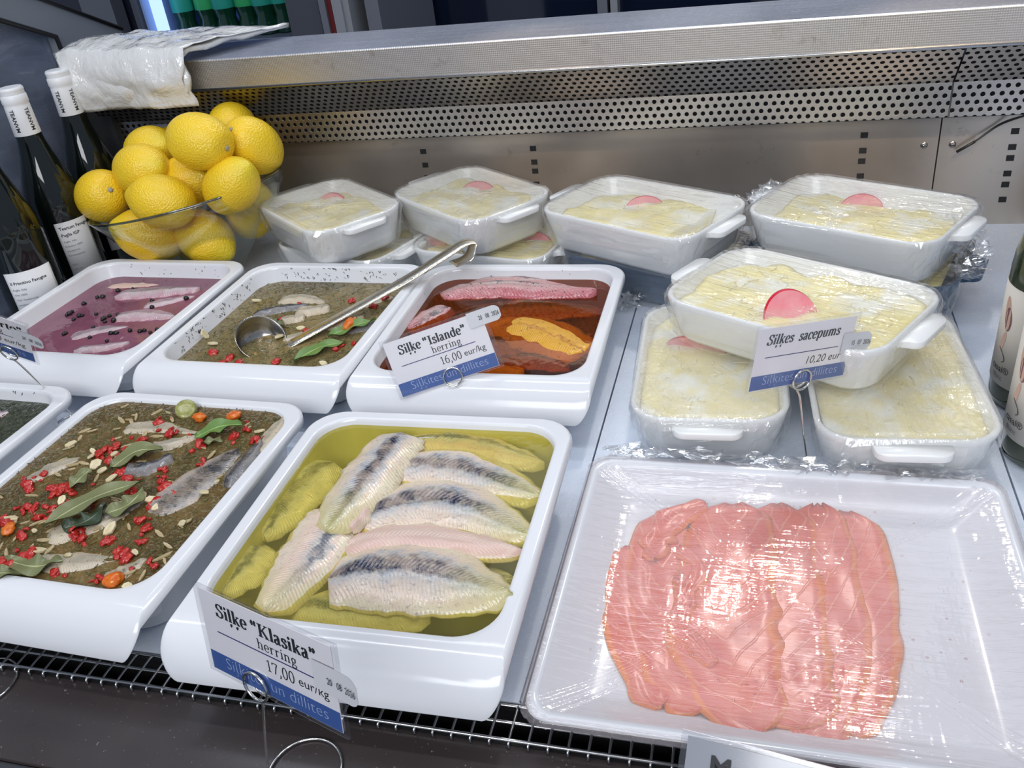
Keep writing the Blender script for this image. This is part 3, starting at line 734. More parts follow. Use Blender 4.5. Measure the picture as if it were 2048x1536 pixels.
fillet(H, 'topmost pink and grey fillet lying out of the spiced oil', gI, F_I, [(882, 592), (1000, 582), (1100, 588), (1194, 592)], 0.034, z0 - 0.001, 0.010, 0.75, 0.3, seed=47)
fillet(H, 'bright saffron yellow piece floating in the spiced oil', gI, F_IY, [(1006, 655), (1080, 672), (1168, 714)], 0.064, z0 - 0.0058, 0.0075, 0.7, 0.75, seed=48)

gD = 'herring pieces in the dill marinade'
z0 = zD
fillet(H, 'pale fillet at the back of the dill marinade tray', gD, F_ML, [(555, 610), (605, 603), (652, 612)], 0.024, z0 - 0.003, 0.007, seed=50)
fillet(H, 'dark silver strip of fish behind the ladle bowl', gD, F_MD, [(508, 634), (560, 625), (618, 617)], 0.018, z0 - 0.0025, 0.007, seed=51)
fillet(H, 'pale chunk of fish beside the ladle handle in the dill marinade', gD, F_ML, [(592, 632), (625, 628), (662, 622)], 0.026, z0 - 0.003, 0.008, 0.8, 0.7, seed=52)
fillet(H, 'pale chunk of fish between the chunk by the handle and the ladle bowl', gD, F_ML, [(560, 648), (590, 644), (612, 640)], 0.022, z0 - 0.003, 0.007, 0.8, 0.7, seed=53)
fillet(H, 'white fish piece right of where the ladle handle enters the marinade', gD, F_ML, [(650, 664), (690, 650), (730, 640)], 0.022, z0 - 0.003, 0.007, seed=54)
fillet(H, 'dark blue-skinned piece under the green bay leaf in the dill marinade', gD, F_MD, [(690, 672), (730, 662), (772, 648)], 0.022, z0 - 0.004, 0.007, seed=55)
fillet(H, 'orange-tinged half-sunken fillet at the right of the dill marinade', gD, F_ML, [(700, 628), (740, 612), (790, 602)], 0.024, z0 - 0.0045, 0.007, seed=56)
fillet(H, 'half-sunken fillet right of the ladle bowl towards the front lip', gD, F_ML, [(560, 690), (620, 676), (672, 662)], 0.026, z0 - 0.0055, 0.007, seed=57)

gP = 'herring in the pink wine marinade'
z0 = zP
fillet(H, 'silver fillet rising out of the pink marinade by the back wall', gP, F_P, [(230, 598), (310, 590), (402, 584)], 0.028, z0 - 0.002, 0.008, seed=60)
fillet(H, 'silver fillet across the middle of the pink marinade', gP, F_P, [(228, 642), (290, 636), (352, 640)], 0.030, z0 - 0.003, 0.008, seed=61)
fillet(H, 'pinkish sunken fillet between the two silver ones in the pink marinade', gP, F_P, [(285, 622), (340, 610), (392, 600)], 0.024, z0 - 0.0045, 0.007, seed=62)
fillet(H, 'orange-pink sunken strip along the back wall of the pink marinade', gP, F_KP, [(215, 580), (265, 577), (320, 576)], 0.016, z0 - 0.0040, 0.006, seed=63)
fillet(H, 'large sunken pink fillet at the left front of the pink marinade', gP, F_P, [(135, 690), (190, 672), (262, 662)], 0.036, z0 - 0.006, 0.0075, seed=64)
fillet(H, 'pale fillet edge showing at the front lip of the pink marinade', gP, F_P, [(150, 706), (200, 703), (262, 692)], 0.018, z0 - 0.003, 0.007, seed=65)
z0 = zL
fillet(H, 'pinkish fillet showing through the dark dill at the left edge', 'herring in the dark dill tray', F_P, [(-40, 850), (0, 838), (22, 832)], 0.022, z0 - 0.004, 0.007, seed=66)
# ------------------------------------------------------------------ leaves, pepper pieces, garlic, dill, peppercorns
def m_leaf(name, a, b):
    g = G(name); uv = g.co('UV'); sep = g.n('SeparateXYZ', {'Vector': uv}); u, w = sep.outputs['X'], sep.outputs['Y']
    av = g.math('ABSOLUTE', g.math('SUBTRACT', w, 0.5))
    mid = g.ramp(av, [(0.015, 1.0), (0.04, 0.0)])
    vein = g.math('SINE', g.math('ADD', g.math('MULTIPLY', u, 55.0), g.math('MULTIPLY', av, -60.0)))
    vm = g.math('MULTIPLY', g.ramp(vein, [(0.9, 0.0), (1.0, 1.0)]), 0.4)
    nz = g.noise(g.co(), 60, 3)
    col = g.mix(nz, a, b); col = g.mix(g.math('MAXIMUM', mid, vm), col, tuple(min(1, c * 1.9 + 0.05) for c in b))
    return g.done(g.bsdf(base=col, rough=0.3, normal=g.bump(g.math('MAXIMUM', mid, vm), 0.3, 0.001)))
L_OLIVE = m_leaf('bay_leaf_olive', (0.13, 0.145, 0.055), (0.21, 0.22, 0.095))
L_GREEN = m_leaf('bay_leaf_green', (0.085, 0.17, 0.035), (0.17, 0.28, 0.07))
L_DARK = m_leaf('bay_leaf_dark', (0.022, 0.035, 0.018), (0.05, 0.075, 0.035))
def leaf(label, mat, p0, p1, width, z, group, mid=None, z1=None, wave=0.0016, seed=0, fold=0.0015):
    z1 = z if z1 is None else z1
    a, e = at(*p0, z), at(*p1, z1)
    c = [a, a.lerp(e, 0.5), e]
    if mid: c[1] = at(*mid, (z + z1) / 2)
    c = spline(c, 10); N = len(c); K = 8; o0 = sum(c, Vector()) / N
    b = bmesh.new(); uvl = b.loops.layers.uv.verify(); rows = []
    for i, p in enumerate(c):
        u = i / (N - 1); t = (c[min(i + 1, N - 1)] - c[max(i - 1, 0)]).normalized(); s = Vector((t.y, -t.x, 0)).normalized()
        hw = width / 2 * (math.sin(math.pi * u ** 0.85) ** 0.8 * 0.97 + 0.02)
        rows.append([(p + s * hw * (k / K * 2 - 1) - o0 + Vector((0, 0, fold * abs(k / K * 2 - 1) ** 1.3 + wave * math.sin(u * 13 + seed + (2.0 if k > K / 2 else 0)) * abs(k / K * 2 - 1) + 0.0010 * math.sin(u * math.pi))), (u, k / K)) for k in range(K + 1)])
    for sgn in (0, 1):
        vs = [[b.verts.new(q[0] + Vector((0, 0, 0.0006 * sgn))) for q in r] for r in rows]
        for i in range(N - 1):
            for k in range(K):
                idx = [(i, k), (i, k + 1), (i + 1, k + 1), (i + 1, k)]
                if not sgn: idx.reverse()
                f = b.faces.new([vs[x][y] for x, y in idx])
                for l, (x, y) in zip(f.loops, idx): l[uvl].uv = rows[x][y][1]
    obj.recalc = False
    o = obj('bay_leaf', b, mat); obj.recalc = True; o.location = o0
    return tag(o, label, 'leaf', group)
gl = 'bay leaves on the pepper tray'; zt = zM + 0.0035
leaf('large olive bay leaf pointing right, uppermost of the middle heap in the pepper tray', L_OLIVE, (222, 938), (327, 901), 0.021, zt, gl, (275, 905), zt + 0.003, seed=1)
leaf('shiny green bay leaf at the back right of the pepper tray', L_GREEN, (391, 876), (484, 850), 0.020, zt, gl, (440, 856), zt + 0.003, seed=2)
leaf('small bay leaf edge peeping out under the shiny green one', L_OLIVE, (400, 888), (446, 884), 0.008, zt - 0.002, gl, seed=3)
leaf('upright small olive bay leaf left of the middle heap', L_OLIVE, (142, 978), (184, 938), 0.016, zt, gl, None, zt + 0.004, seed=4)
leaf('longest olive bay leaf, lying diagonally across the middle of the pepper tray', L_OLIVE, (86, 1055), (290, 962), 0.021, zt + 0.0035, gl, (185, 1000), zt + 0.006, seed=5)
leaf('dull bay leaf with wavy edge at the right end of the middle heap', L_OLIVE, (210, 1030), (288, 978), 0.019, zt + 0.001, gl, (258, 1012), zt + 0.003, 0.0025, seed=6)
leaf('dark bay leaf lying underneath the longest one', L_DARK, (126, 1058), (214, 1012), 0.020, zt - 0.0005, gl, (172, 1046), zt + 0.001, 0.003, seed=7)
leaf('bay leaf with curled edge near the front lip of the pepper tray', L_OLIVE, (14, 1122), (126, 1122), 0.018, zt - 0.001, gl, (70, 1136), zt, 0.003, seed=8)
leaf('pale bay leaf cut off by the left edge at the front of the pepper tray', L_OLIVE, (-34, 1150), (48, 1148), 0.012, zt - 0.0015, gl, seed=9)
zt = zD + 0.003; gl = 'bay leaves in the dill marinade'
leaf('light green bay leaf floating right of the ladle bowl', L_GREEN, (588, 724), (692, 686), 0.020, zt, gl, (640, 697), seed=11)
leaf('dark green bay leaf under the orange carrot piece', L_GREEN, (656, 675), (752, 640), 0.018, zt, gl, (705, 655), zt + 0.004, 0.002, seed=12)
leaf('small round bay leaf behind the ladle bowl', L_OLIVE, (522, 657), (556, 640), 0.018, zt, gl, seed=13)
leaf('small bay leaf touching the rear of the ladle bowl', L_OLIVE, (545, 662), (566, 644), 0.014, zt, gl, seed=14)

def m_pulp(name, a, b, rough=0.16):
    g = G(name); v = g.co(); nz = g.noise(v, 260, 3, 0.6)
    return g.done(g.bsdf(base=g.mix(g.ramp(nz, [(0.35, 0.0), (0.65, 1.0)]), a, b), rough=rough, spec=0.6, normal=g.bump(nz, 0.4, 0.001)))
P_RED = m_pulp('red_pepper', (0.36, 0.008, 0.010), (0.55, 0.040, 0.022))
P_ORANGE = m_pulp('carrot', (0.62, 0.10, 0.008), (0.72, 0.20, 0.015))
P_GARLIC = m_pulp('garlic', (0.62, 0.50, 0.27), (0.74, 0.65, 0.42), 0.3)
M_SLIVER = m_pulp('garlic_sliver', (0.40, 0.30, 0.15), (0.52, 0.42, 0.24), 0.2)
P_CUKE = m_pulp('cucumber', (0.24, 0.25, 0.06), (0.36, 0.35, 0.12))
def blob_mesh(name, sx, sy, sz, rough, mat, seed, sub=3):
    b = bmesh.new(); bmesh.ops.create_icosphere(b, subdivisions=sub, radius=1)
    for v in b.verts:
        n = v.co.copy()
        k = 1 + rough * (vnoise(n.x * 2.2 + seed, n.y * 2.2 + 3.1 * n.z, seed) - 0.5) * 2 + rough * 0.6 * (vnoise(n.x * 5 + seed * 2, n.y * 5 - 4 * n.z, seed + 3) - 0.5) * 2
        v.co = Vector((n.x * sx * k, n.y * sy * k, n.z * sz * k))
    me = bpy.data.meshes.new(name); b.to_mesh(me); b.free()
    me.polygons.foreach_set('use_smooth', [True] * len(me.polygons)); me.materials.append(mat); return me
def chip_mesh(name, sx, sy, sz, mat, seed):
    b = bmesh.new(); n = 7; rng = random.Random(seed)
    rad = [0.75 + 0.4 * rng.random() for _ in range(n)]
    lp = [(sx * r * math.cos(2 * math.pi * i / n), sy * r * math.sin(2 * math.pi * i / n)) for i, r in enumerate(rad)]
    loft(b, [[(x * 0.94, y * 0.94, -sz) for x, y in lp], [(x, y, -sz * 0.5) for x, y in lp], [(x, y, sz * 0.6) for x, y in lp], [(x * 0.92, y * 0.92, sz) for x, y in lp]], True, True)
    me = bpy.data.meshes.new(name); b.to_mesh(me); b.free(); me.materials.append(mat); return me
def scatter(name, label, cat, group, meshes, spots, z, rng, smin=0.8, smax=1.2, tilt=0.5):
    for i, (px, py) in enumerate(spots):
        o = bpy.data.objects.new(name, meshes[i % len(meshes)]); COL.objects.link(o)
        o.location = at(px, py, z + rng.random() * 0.0015)
        o.rotation_euler = (rng.uniform(-tilt, tilt), rng.uniform(-tilt, tilt), rng.uniform(0, 6.3))
        s = rng.uniform(smin, smax); o.scale = (s, s, s)
        tag(o, label, cat, group)
def inside(t, spots, z, m=0.012):
    inv = (Matrix.Translation(t.location) @ t.rotation_euler.to_matrix().to_4x4()).inverted(); out = []
    for q in spots:
        p = inv @ at(*q, z)
        if abs(p.x) < TW / 2 - 0.014 - m * 0.4 and -TL + 0.005 + m * 0.4 < p.y < -0.015: out.append(q)
    return out
rng = random.Random(3)
reds = [blob_mesh('red_pepper_piece', 0.0062, 0.0046, 0.0032, 0.35, P_RED, s) for s in (1, 2, 3, 4)]
M3 = lambda L: [(x * 0.3647, 780 + y * 0.3647) for x, y in L]
rl = M3([(870, 180), (940, 215), (930, 240), (1280, 255), (1400, 268), (570, 330), (640, 310), (700, 350), (660, 370), (670, 450), (150, 520), (160, 545), (240, 460), (300, 540), (360, 535), (400, 570), (150, 640), (180, 655), (520, 580), (500, 600),
         (905, 530), (945, 550), (870, 600), (830, 625), (350, 640), (430, 770), (450, 815), (415, 800), (650, 880), (680, 895), (170, 905), (130, 915), (770, 715), (785, 830), (850, 965), (190, 1030), (210, 1040), (525, 1070), (640, 1110), (670, 1112),
         (300, 1000), (1110, 410), (780, 272), (1095, 295), (1345, 212), (40, 730), (120, 800), (60, 965), (385, 530), (290, 575), (420, 1068), (595, 830), (700, 490), (735, 560), (250, 640), (210, 700), (330, 560), (20, 700), (1040, 250), (1420, 285),
         (600, 390), (880, 500), (960, 575), (540, 350), (300, 690), (10, 950), (690, 930), (560, 1030), (800, 760), (900, 430)])
scatter('red_pepper_piece', 'small glossy red pepper piece scattered over the pepper tray', 'pepper', 'red pepper pieces on the pepper tray', reds, inside(T_M, rl, zM), zM + 0.0010, rng, 0.45, 0.95)
sm_ = []
for q in rl[::1]:
    for _ in range(2):
        sm_.append((q[0] + rng.gauss(0, 13), q[1] + rng.gauss(0, 9)))
scatter('red_pepper_piece', 'small glossy red pepper piece scattered over the pepper tray', 'pepper', 'red pepper pieces on the pepper tray', reds, inside(T_M, sm_, zM), zM + 0.0006, rng, 0.22, 0.5)
flakes = [chip_mesh('garlic_chip', 0.0068, 0.0042, 0.0011, P_GARLIC, s) for s in (5, 6, 7)]
gs = M3([(390, 295), (510, 335), (625, 350), (612, 482), (190, 772), (210, 880), (372, 905), (600, 765), (830, 600), (1120, 560), (500, 362), (1420, 225), (60, 702), (700, 1070), (780, 580), (520, 410), (340, 600), (260, 330), (860, 640), (740, 890), (1000, 730), (1150, 690), (1190, 500), (560, 440)])
scatter('garlic_chip', 'cream garlic chip lying on the pepper tray', 'garlic', 'garlic chips on the pepper tray', flakes, inside(T_M, gs, zM), zM + 0.0018, rng, 0.45, 1.05, 0.45)
sliv = [chip_mesh('garlic_sliver', 0.0072, 0.0019, 0.0008, M_SLIVER, s) for s in (21, 22, 23)]
sl_ = []
for k in range(95):
    p = T_M.matrix_basis @ Vector((rng.uniform(-0.098, 0.098), rng.uniform(-0.228, -0.02), zM)); d_ = p - CAM_POS; z_ = d_.dot(FWD)
    sl_.append((1024 + FPX * d_.dot(RGT) / z_, 768 - FPX * d_.dot(UPV) / z_))
scatter('garlic_sliver', 'thin pale garlic sliver scattered over the pepper tray', 'garlic', 'garlic slivers on the pepper tray', sliv, sl_, zM + 0.0004, rng, 0.4, 1.0, 0.2)
carr = [blob_mesh('carrot_piece', 0.0078, 0.0062, 0.0042, 0.2, P_ORANGE, s) for s in (11, 12)]
for (q, lab), me in zip(((M3([(1095, 148)])[0], 'round orange carrot piece beside the cucumber bit at the back of the pepper tray'), (M3([(1285, 142)])[0], 'flat orange carrot piece by the back rim of the pepper tray'),
                         (M3([(620, 1040)])[0], 'orange carrot piece near the front lip of the pepper tray'), (M3([(45, 765)])[0], 'orange carrot piece at the left edge of the pepper tray')), carr * 2):
    scatter('carrot_piece', lab, 'carrot', 'carrot pieces on the pepper tray', [me], [q], zM + 0.002, rng, 0.8, 1.0, 0.2)
cu = M3([(1028, 118)])[0]
b = lathe([(0.0, 0.0), (0.0088, 0.0), (0.0095, 0.0015), (0.0095, 0.006), (0.0085, 0.0072), (0.003, 0.0066), (0.0, 0.0068)], 20)
o = obj('cucumber_chunk', b, P_CUKE); o.location = at(*cu, zM + 0.0005); o.rotation_euler = (0.5, 0.3, 0)
tag(o, 'pale green cucumber chunk by the back rim of the pepper tray', 'cucumber')
D5 = lambda L: [(400 + x * 0.4395, 480 + y * 0.4395) for x, y in L]
scatter('carrot_piece', 'bright orange carrot piece lying on the dark green bay leaf right of the ladle handle', 'carrot', None, [blob_mesh('carrot_piece', 0.014, 0.0062, 0.0045, 0.25, P_ORANGE, 15)], D5([(682, 382)]), zD + 0.0055, random.Random(1), 1, 1, 0.05)
scatter('red_pepper_piece', 'small red pepper piece floating in the dill marinade', 'pepper', 'red pepper pieces in the dill marinade', reds,
        D5([(455, 293), (375, 357), (840, 265), (345, 555), (620, 497), (135, 540), (60, 512), (690, 275), (640, 480), (790, 300), (700, 470), (180, 560), (480, 420), (100, 560)]), zD + 0.001, rng, 0.5, 0.95)
scatter('garlic_chip', 'cream garlic chip in the dill marinade', 'garlic', 'garlic chips in the dill marinade', flakes,
        D5([(360, 437), (255, 275), (60, 470), (460, 400), (330, 310), (560, 560)]), zD + 0.0018, rng, 0.6, 1.0, 0.3)
t = at(*(1195 * .3418, 500 + 490 * .3418), 0.042)
o = bpy.data.objects.new('garlic_chip', flakes[1]); COL.objects.link(o); o.location = at(409, 668, 0.0425); o.rotation_euler = (0.1, 1.15, 0.1)
tag(o, 'cream garlic chip stuck to the left inner wall of the ladle tray', 'garlic')
pc = blob_mesh('peppercorn', 0.0040, 0.0040, 0.0037, 0.12, plain('peppercorn', (0.012, 0.009, 0.009), 0.25), 31, 2)
P2 = lambda L: [(x * 0.3418, 500 + y * 0.3418) for x, y in L]
ps = P2([(690, 238), (780, 232), (1090, 282), (602, 273), (570, 278), (890, 298), (890, 334), (422, 360), (390, 382), (405, 372), (615, 422), (665, 412), (610, 398), (640, 385), (430, 408), (492, 315), (562, 375), (545, 452), (385, 487), (372, 492), (525, 512), (650, 487), (680, 486), (625, 532), (820, 476), (880, 482), (920, 466), (690, 378), (482, 382), (462, 384), (600, 405), (940, 470), (845, 470), (760, 470)])
scatter('peppercorn', 'black peppercorn floating in the pink wine marinade', 'peppercorn', 'peppercorns in the pink marinade', [pc], ps, zP + 0.0008, rng, 0.55, 0.88, 1)
o = bpy.data.objects.new('peppercorn', pc); COL.objects.link(o); o.location = at(844, 683, zI + 0.004)
tag(o, 'single black peppercorn on the pink piece beside the tilted 16,00 card', 'peppercorn')
# dill: fine sprigs drifting in the liquids and stuck to the walls
M_DILL = plain('dill', (0.016, 0.022, 0.010), 0.5)
M_DILLG = plain('green_dill', (0.11, 0.13, 0.04), 0.45)
def dill_on_liquid(label, t, z, count, mat, seed, size=0.005, name='dill_sprigs'):
    rng = random.Random(seed); b = bmesh.new()
    for _ in range(count):
        x = rng.uniform(-TW / 2 + 0.02, TW / 2 - 0.02); y = -rng.uniform(0.02, TL - 0.01); a = rng.uniform(0, 6.3); l = size * rng.uniform(0.4, 1.2)
        c = rng.uniform(-0.6, 0.6); d = Vector((math.cos(a), math.sin(a), 0)); p = Vector((x, y, z + rng.uniform(0.0002, 0.0010)))
        q = Vector((math.cos(a + c), math.sin(a + c), 0))
        tube(b, [p, p + d * l * 0.5, p + d * l * 0.5 + q * l * 0.5], 0.00026, 3)
    o = obj(name, b, mat); o.location = t.location; o.rotation_euler = t.rotation_euler
    return tag(o, label, 'dill', None, 'stuff')
dill_on_liquid('fine dill sprigs drifting over the pepper tray marinade', T_M, zM, 1500, M_DILLG, 1)
dill_on_liquid('fine dill sprigs drifting in the marinade around the ladle', T_D, zD, 1100, M_DILLG, 2)
dill_on_liquid('dense dark dill covering the tray at the left edge', T_L, zL, 2600, plain('dark_dill', (0.05, 0.06, 0.033), 0.45), 3)
def dill_on_walls(label, t, level, count, seed, size=0.0032, walls=('back', 'left', 'right')):
    rng = random.Random(seed); b = bmesh.new(); hw = TW / 2 - 0.0105
    for _ in range(count):
        wl = rng.choice(walls); z = rng.uniform(TH - level + 0.0006, TH - 0.003); k = 0.0022 + (0.009 - 0.0022) * (TH - 0.0035 - z) / (TH - 0.0195) - 0.0004
        s = rng.random() ** 1.0
        if rng.random() < 0.45: s = rng.choice((0.2, 0.5, 0.78)) + rng.uniform(-0.07, 0.07)
        a = rng.uniform(0, 3.14); l = size * 1.5 * rng.uniform(0.35, 1.1)
        for _k in range(rng.choice((1, 1, 2))):
            a += 0.7
            if wl == 'back':
                x = -hw + 0.028 + s * (2 * hw - 0.056); p = Vector((x, -0.0105 - k, z)); d = Vector((math.cos(a), 0, math.sin(a)))
            else:
                sg = -1 if wl == 'left' else 1; p = Vector((sg * (hw - k), -0.035 - s * (TL - 0.075), z)); d = Vector((0, math.cos(a), math.sin(a)))
            e = p + d * l; e.z = min(max(e.z, TH - level), TH - 0.002)
            tube(b, [p, e], 0.00042, 4)
    o = obj('dill_specks', b, M_DILL); o.location = t.location; o.rotation_euler = t.rotation_euler
    tag(o, label, 'dill', None, 'stuff')
dill_on_walls('dark dill specks stuck to the inner walls of the ladle tray', T_D, 0.0185, 230, 11)
dill_on_walls('dark dill specks stuck to the rim of the pepper tray', T_M, 0.0045, 70, 12, 0.0012)
dill_on_walls('dark dill specks stuck to the wall of the tray at the left edge', T_L, 0.012, 90, 13, 0.0030)
dill_on_walls('few dark specks on the back wall of the pink marinade tray', T_P, 0.0185, 26, 14, 0.0018, ('back',))
dill_on_walls('few dark specks on the back wall of the spiced oil tray', T_I, 0.0125, 16, 15, 0.0018, ('back', 'left'))

# ------------------------------------------------------------------ ladle
gL = G('embossed_ladle_steel'); vL = gL.co()
lm = gL.noise(gL.mapped(vL, (1, 1, 1)), 320, 3, 0.7)
M_LADLE = gL.done(gL.bsdf(base=(0.78, 0.71, 0.58), metal=1.0, rough=0.2, normal=gL.bump(lm, 0.25, 0.001)))
bc = at(520, 682, zD + 0.004)
ld = thing('ladle', 'stainless steel ladle lying in the dill marinade with its hooked handle over the next tray', 'ladle', bc)
b = lathe([(0.0, -0.016), (0.010, -0.0152), (0.018, -0.012), (0.0235, -0.005), (0.0262, 0.006), (0.0268, 0.0075), (0.0252, 0.006), (0.0225, -0.0045), (0.017, -0.011), (0.009, -0.0142), (0.0, -0.015)], 40, False, False)
o = obj('ladle_bowl', b, plain('ladle_bowl_steel', (0.42, 0.40, 0.37), 0.2, 1.0), ld)
o.rotation_euler = (math.radians(20), math.radians(38), 0)
h0 = at(570, 695, zD - 0.002); h1 = at(618, 668, zD + 0.004); h2 = at(755, 592, 0.0535); h3 = at(836, 545, 0.0685); h4 = at(925, 488, 0.088)
path = spline([h0, h1, h2, h3, h4], 10)
hk = at(945, 492, 0.086); hk2 = at(936, 515, 0.078)
path += spline([h4 + Vector((0.004, 0.003, 0.001)), at(944, 483, 0.089), hk, hk2, at(905, 528, 0.070)], 5)
b = bmesh.new(); loops = []
side0 = Vector((FWD.y, -FWD.x, 0))
for i, p in enumerate(path):
    t = (path[min(i + 1, len(path) - 1)] - path[max(i - 1, 0)]).normalized()
    s = Vector((h4.y - h0.y, -(h4.x - h0.x), 0)).normalized()
    nn = s.cross(t).normalized()
    wd = 0.0088 + 0.0022 * (i / len(path)); th = 0.0013
    loops.append([p + s * a * wd + nn * c * th - bc for a, c in ((-1, 0.2), (-0.8, 1), (0, 1.5), (0.8, 1), (1, 0.2), (0.8, -0.6), (0, -0.2), (-0.8, -0.6))])
loft(b, loops, True, True)
obj('handle', b, M_LADLE, ld)
# ------------------------------------------------------------------ casserole dishes wrapped in cling film
M_YOLK = None
def m_grated():
    g = G('grated_egg_topping'); v = g.co()
    big = g.noise(v, 24, 3, 0.55); fine = g.noise(v, 240, 3, 0.65)
    col = g.mix(g.ramp(big, [(0.36, 0.0), (0.52, 1.0)]), (0.88, 0.86, 0.74), (0.86, 0.74, 0.30))
    col = g.mix(g.math('MULTIPLY', g.ramp(fine, [(0.5, 0.0), (0.7, 1.0)]), 0.4), col, (0.90, 0.84, 0.55))
    return g.done(g.bsdf(base=col, rough=0.5, normal=g.bump(fine, 0.25, 0.0015)))
M_GRATED = m_grated()
M_SHRED = m_lumpy('shredded_egg', (0.86, 0.76, 0.36), (0.90, 0.86, 0.62), 40, 0.45, 0.1)
M_WEDGE = m_lumpy('red_wedge_skin', (0.62, 0.012, 0.035), (0.72, 0.035, 0.07), 30, 0.22, 0.05)
M_WEDGEIN = m_lumpy('pink_wedge_flesh', (0.82, 0.22, 0.27), (0.86, 0.36, 0.38), 60, 0.3, 0.1)
def dish(label, a, b_, h, cx, cy, zrim, rz, mat=None, tilt=(0, 0), film=M_FILM, r=0.030, handles=True, group='wrapped casserole dishes', seed=0, skirt=1.0, name='casserole_dish'):
    mat = mat or M_PORCELAIN
    t = thing(name, label, 'dish', (cx, cy, zrim - h), (tilt[0], tilt[1], math.radians(rz)), group)
    bm = bmesh.new(); n = 8; ha, hb = a / 2, b_ / 2
    R = lambda d, z: [(x, y, z) for x, y in rrect(-ha + d, ha - d, -hb + d, hb - d, max(0.006, r - d * 0.6), n)]
    w = 0.0048
    loft(bm, [R(0.020, 0.0), R(0.014, 0.0015), R(0.009, 0.007), R(0.0008, h - 0.006), R(0.0, h - 0.002), R(0.0009, h - 0.0004), R(w * 0.5, h), R(w - 0.0008, h - 0.0004), R(w, h - 0.002),
              R(w + 0.009, 0.010), R(w + 0.014, 0.006), R(w + 0.022, 0.005)], True, True)
    obj('dish_body', bm, mat, t)
    if handles:
        for s in (-1, 1):
            hbm = bmesh.new(); hw = min(0.028, hb * 0.5)
            pts = rrect(ha - 0.004, ha + 0.0165, -hw, hw, (0.010, 0.010, 0.002, 0.002), 5)
            loft(hbm, [[(s * x, y, z + 0.002 * (x > ha + 0.003)) for x, y in [(px * k + (1 - k) * ha, py * (0.94 + 0.06 * k)) for px, py in pts]] for z, k in ((h - 0.0105, 0.97), (h - 0.0095, 1.0), (h - 0.0052, 1.0), (h - 0.0042, 0.97))], True, True)
            obj('handle', hbm, mat, t)
    if film:
        rng = random.Random(seed); bm = bmesh.new()
        # taut top sheet with a slight sag, pinched at the rim
        ou = rrect(-ha - 0.0006, ha + 0.0006, -hb - 0.0006, hb + 0.0006, r, 12); m = len(ou); rings = []
        for k in range(9):
            f = 1 - k / 9.0
            rings.append([(x * f, y * f, h + 0.0012 - 0.0035 * (1 - f ** 2) + 0.0005 * math.sin(i * 2.1 + seed) * f + 0.0004 * math.sin(i * 0.83 + k) * (1 - f)) for i, (x, y) in enumerate(ou)])
        # skirt clinging to the sides, crumpled
        sk = []
        for k, (dz, out) in enumerate(((0.004, 0.0016), (0.012, 0.0020), (0.020, 0.0022), (0.028, 0.0020), (0.036, 0.0016), (h - 0.002, 0.0005))):
            rr = rrect(-ha - out - 0.0006 + 0.009 * dz / h, ha + out + 0.0006 - 0.009 * dz / h, -hb - out - 0.0006 + 0.009 * dz / h, hb + out + 0.0006 - 0.009 * dz / h, r, 12)
            row = []
            for i, (x, y) in enumerate(rr):
                e = rng.uniform(-0.0010, 0.0034) * skirt
                l = math.hypot(x, y); bulge = 0.0
                if handles and abs(y) < 0.040 and abs(x) > ha * 0.8 and dz < 0.03: bulge = 0.016 * max(0, 1 - max(0, abs(y) - 0.030) / 0.010) * (1 - dz / 0.034)
                row.append((x + x / l * (e) + math.copysign(bulge, x), y + y / l * e, h - dz + rng.uniform(-0.0015, 0.0015)))
            sk.append(row)
        vs = loft(bm, list(reversed(sk)) + rings, False, True)
        o = obj('cling_film', bm, [film, M_SKIRT], t, False)
        for p in o.data.polygons:
            p.use_smooth = abs(p.normal.z) > 0.7 and p.center.z > h - 0.006; p.material_index = 0 if p.use_smooth else 1
    return t
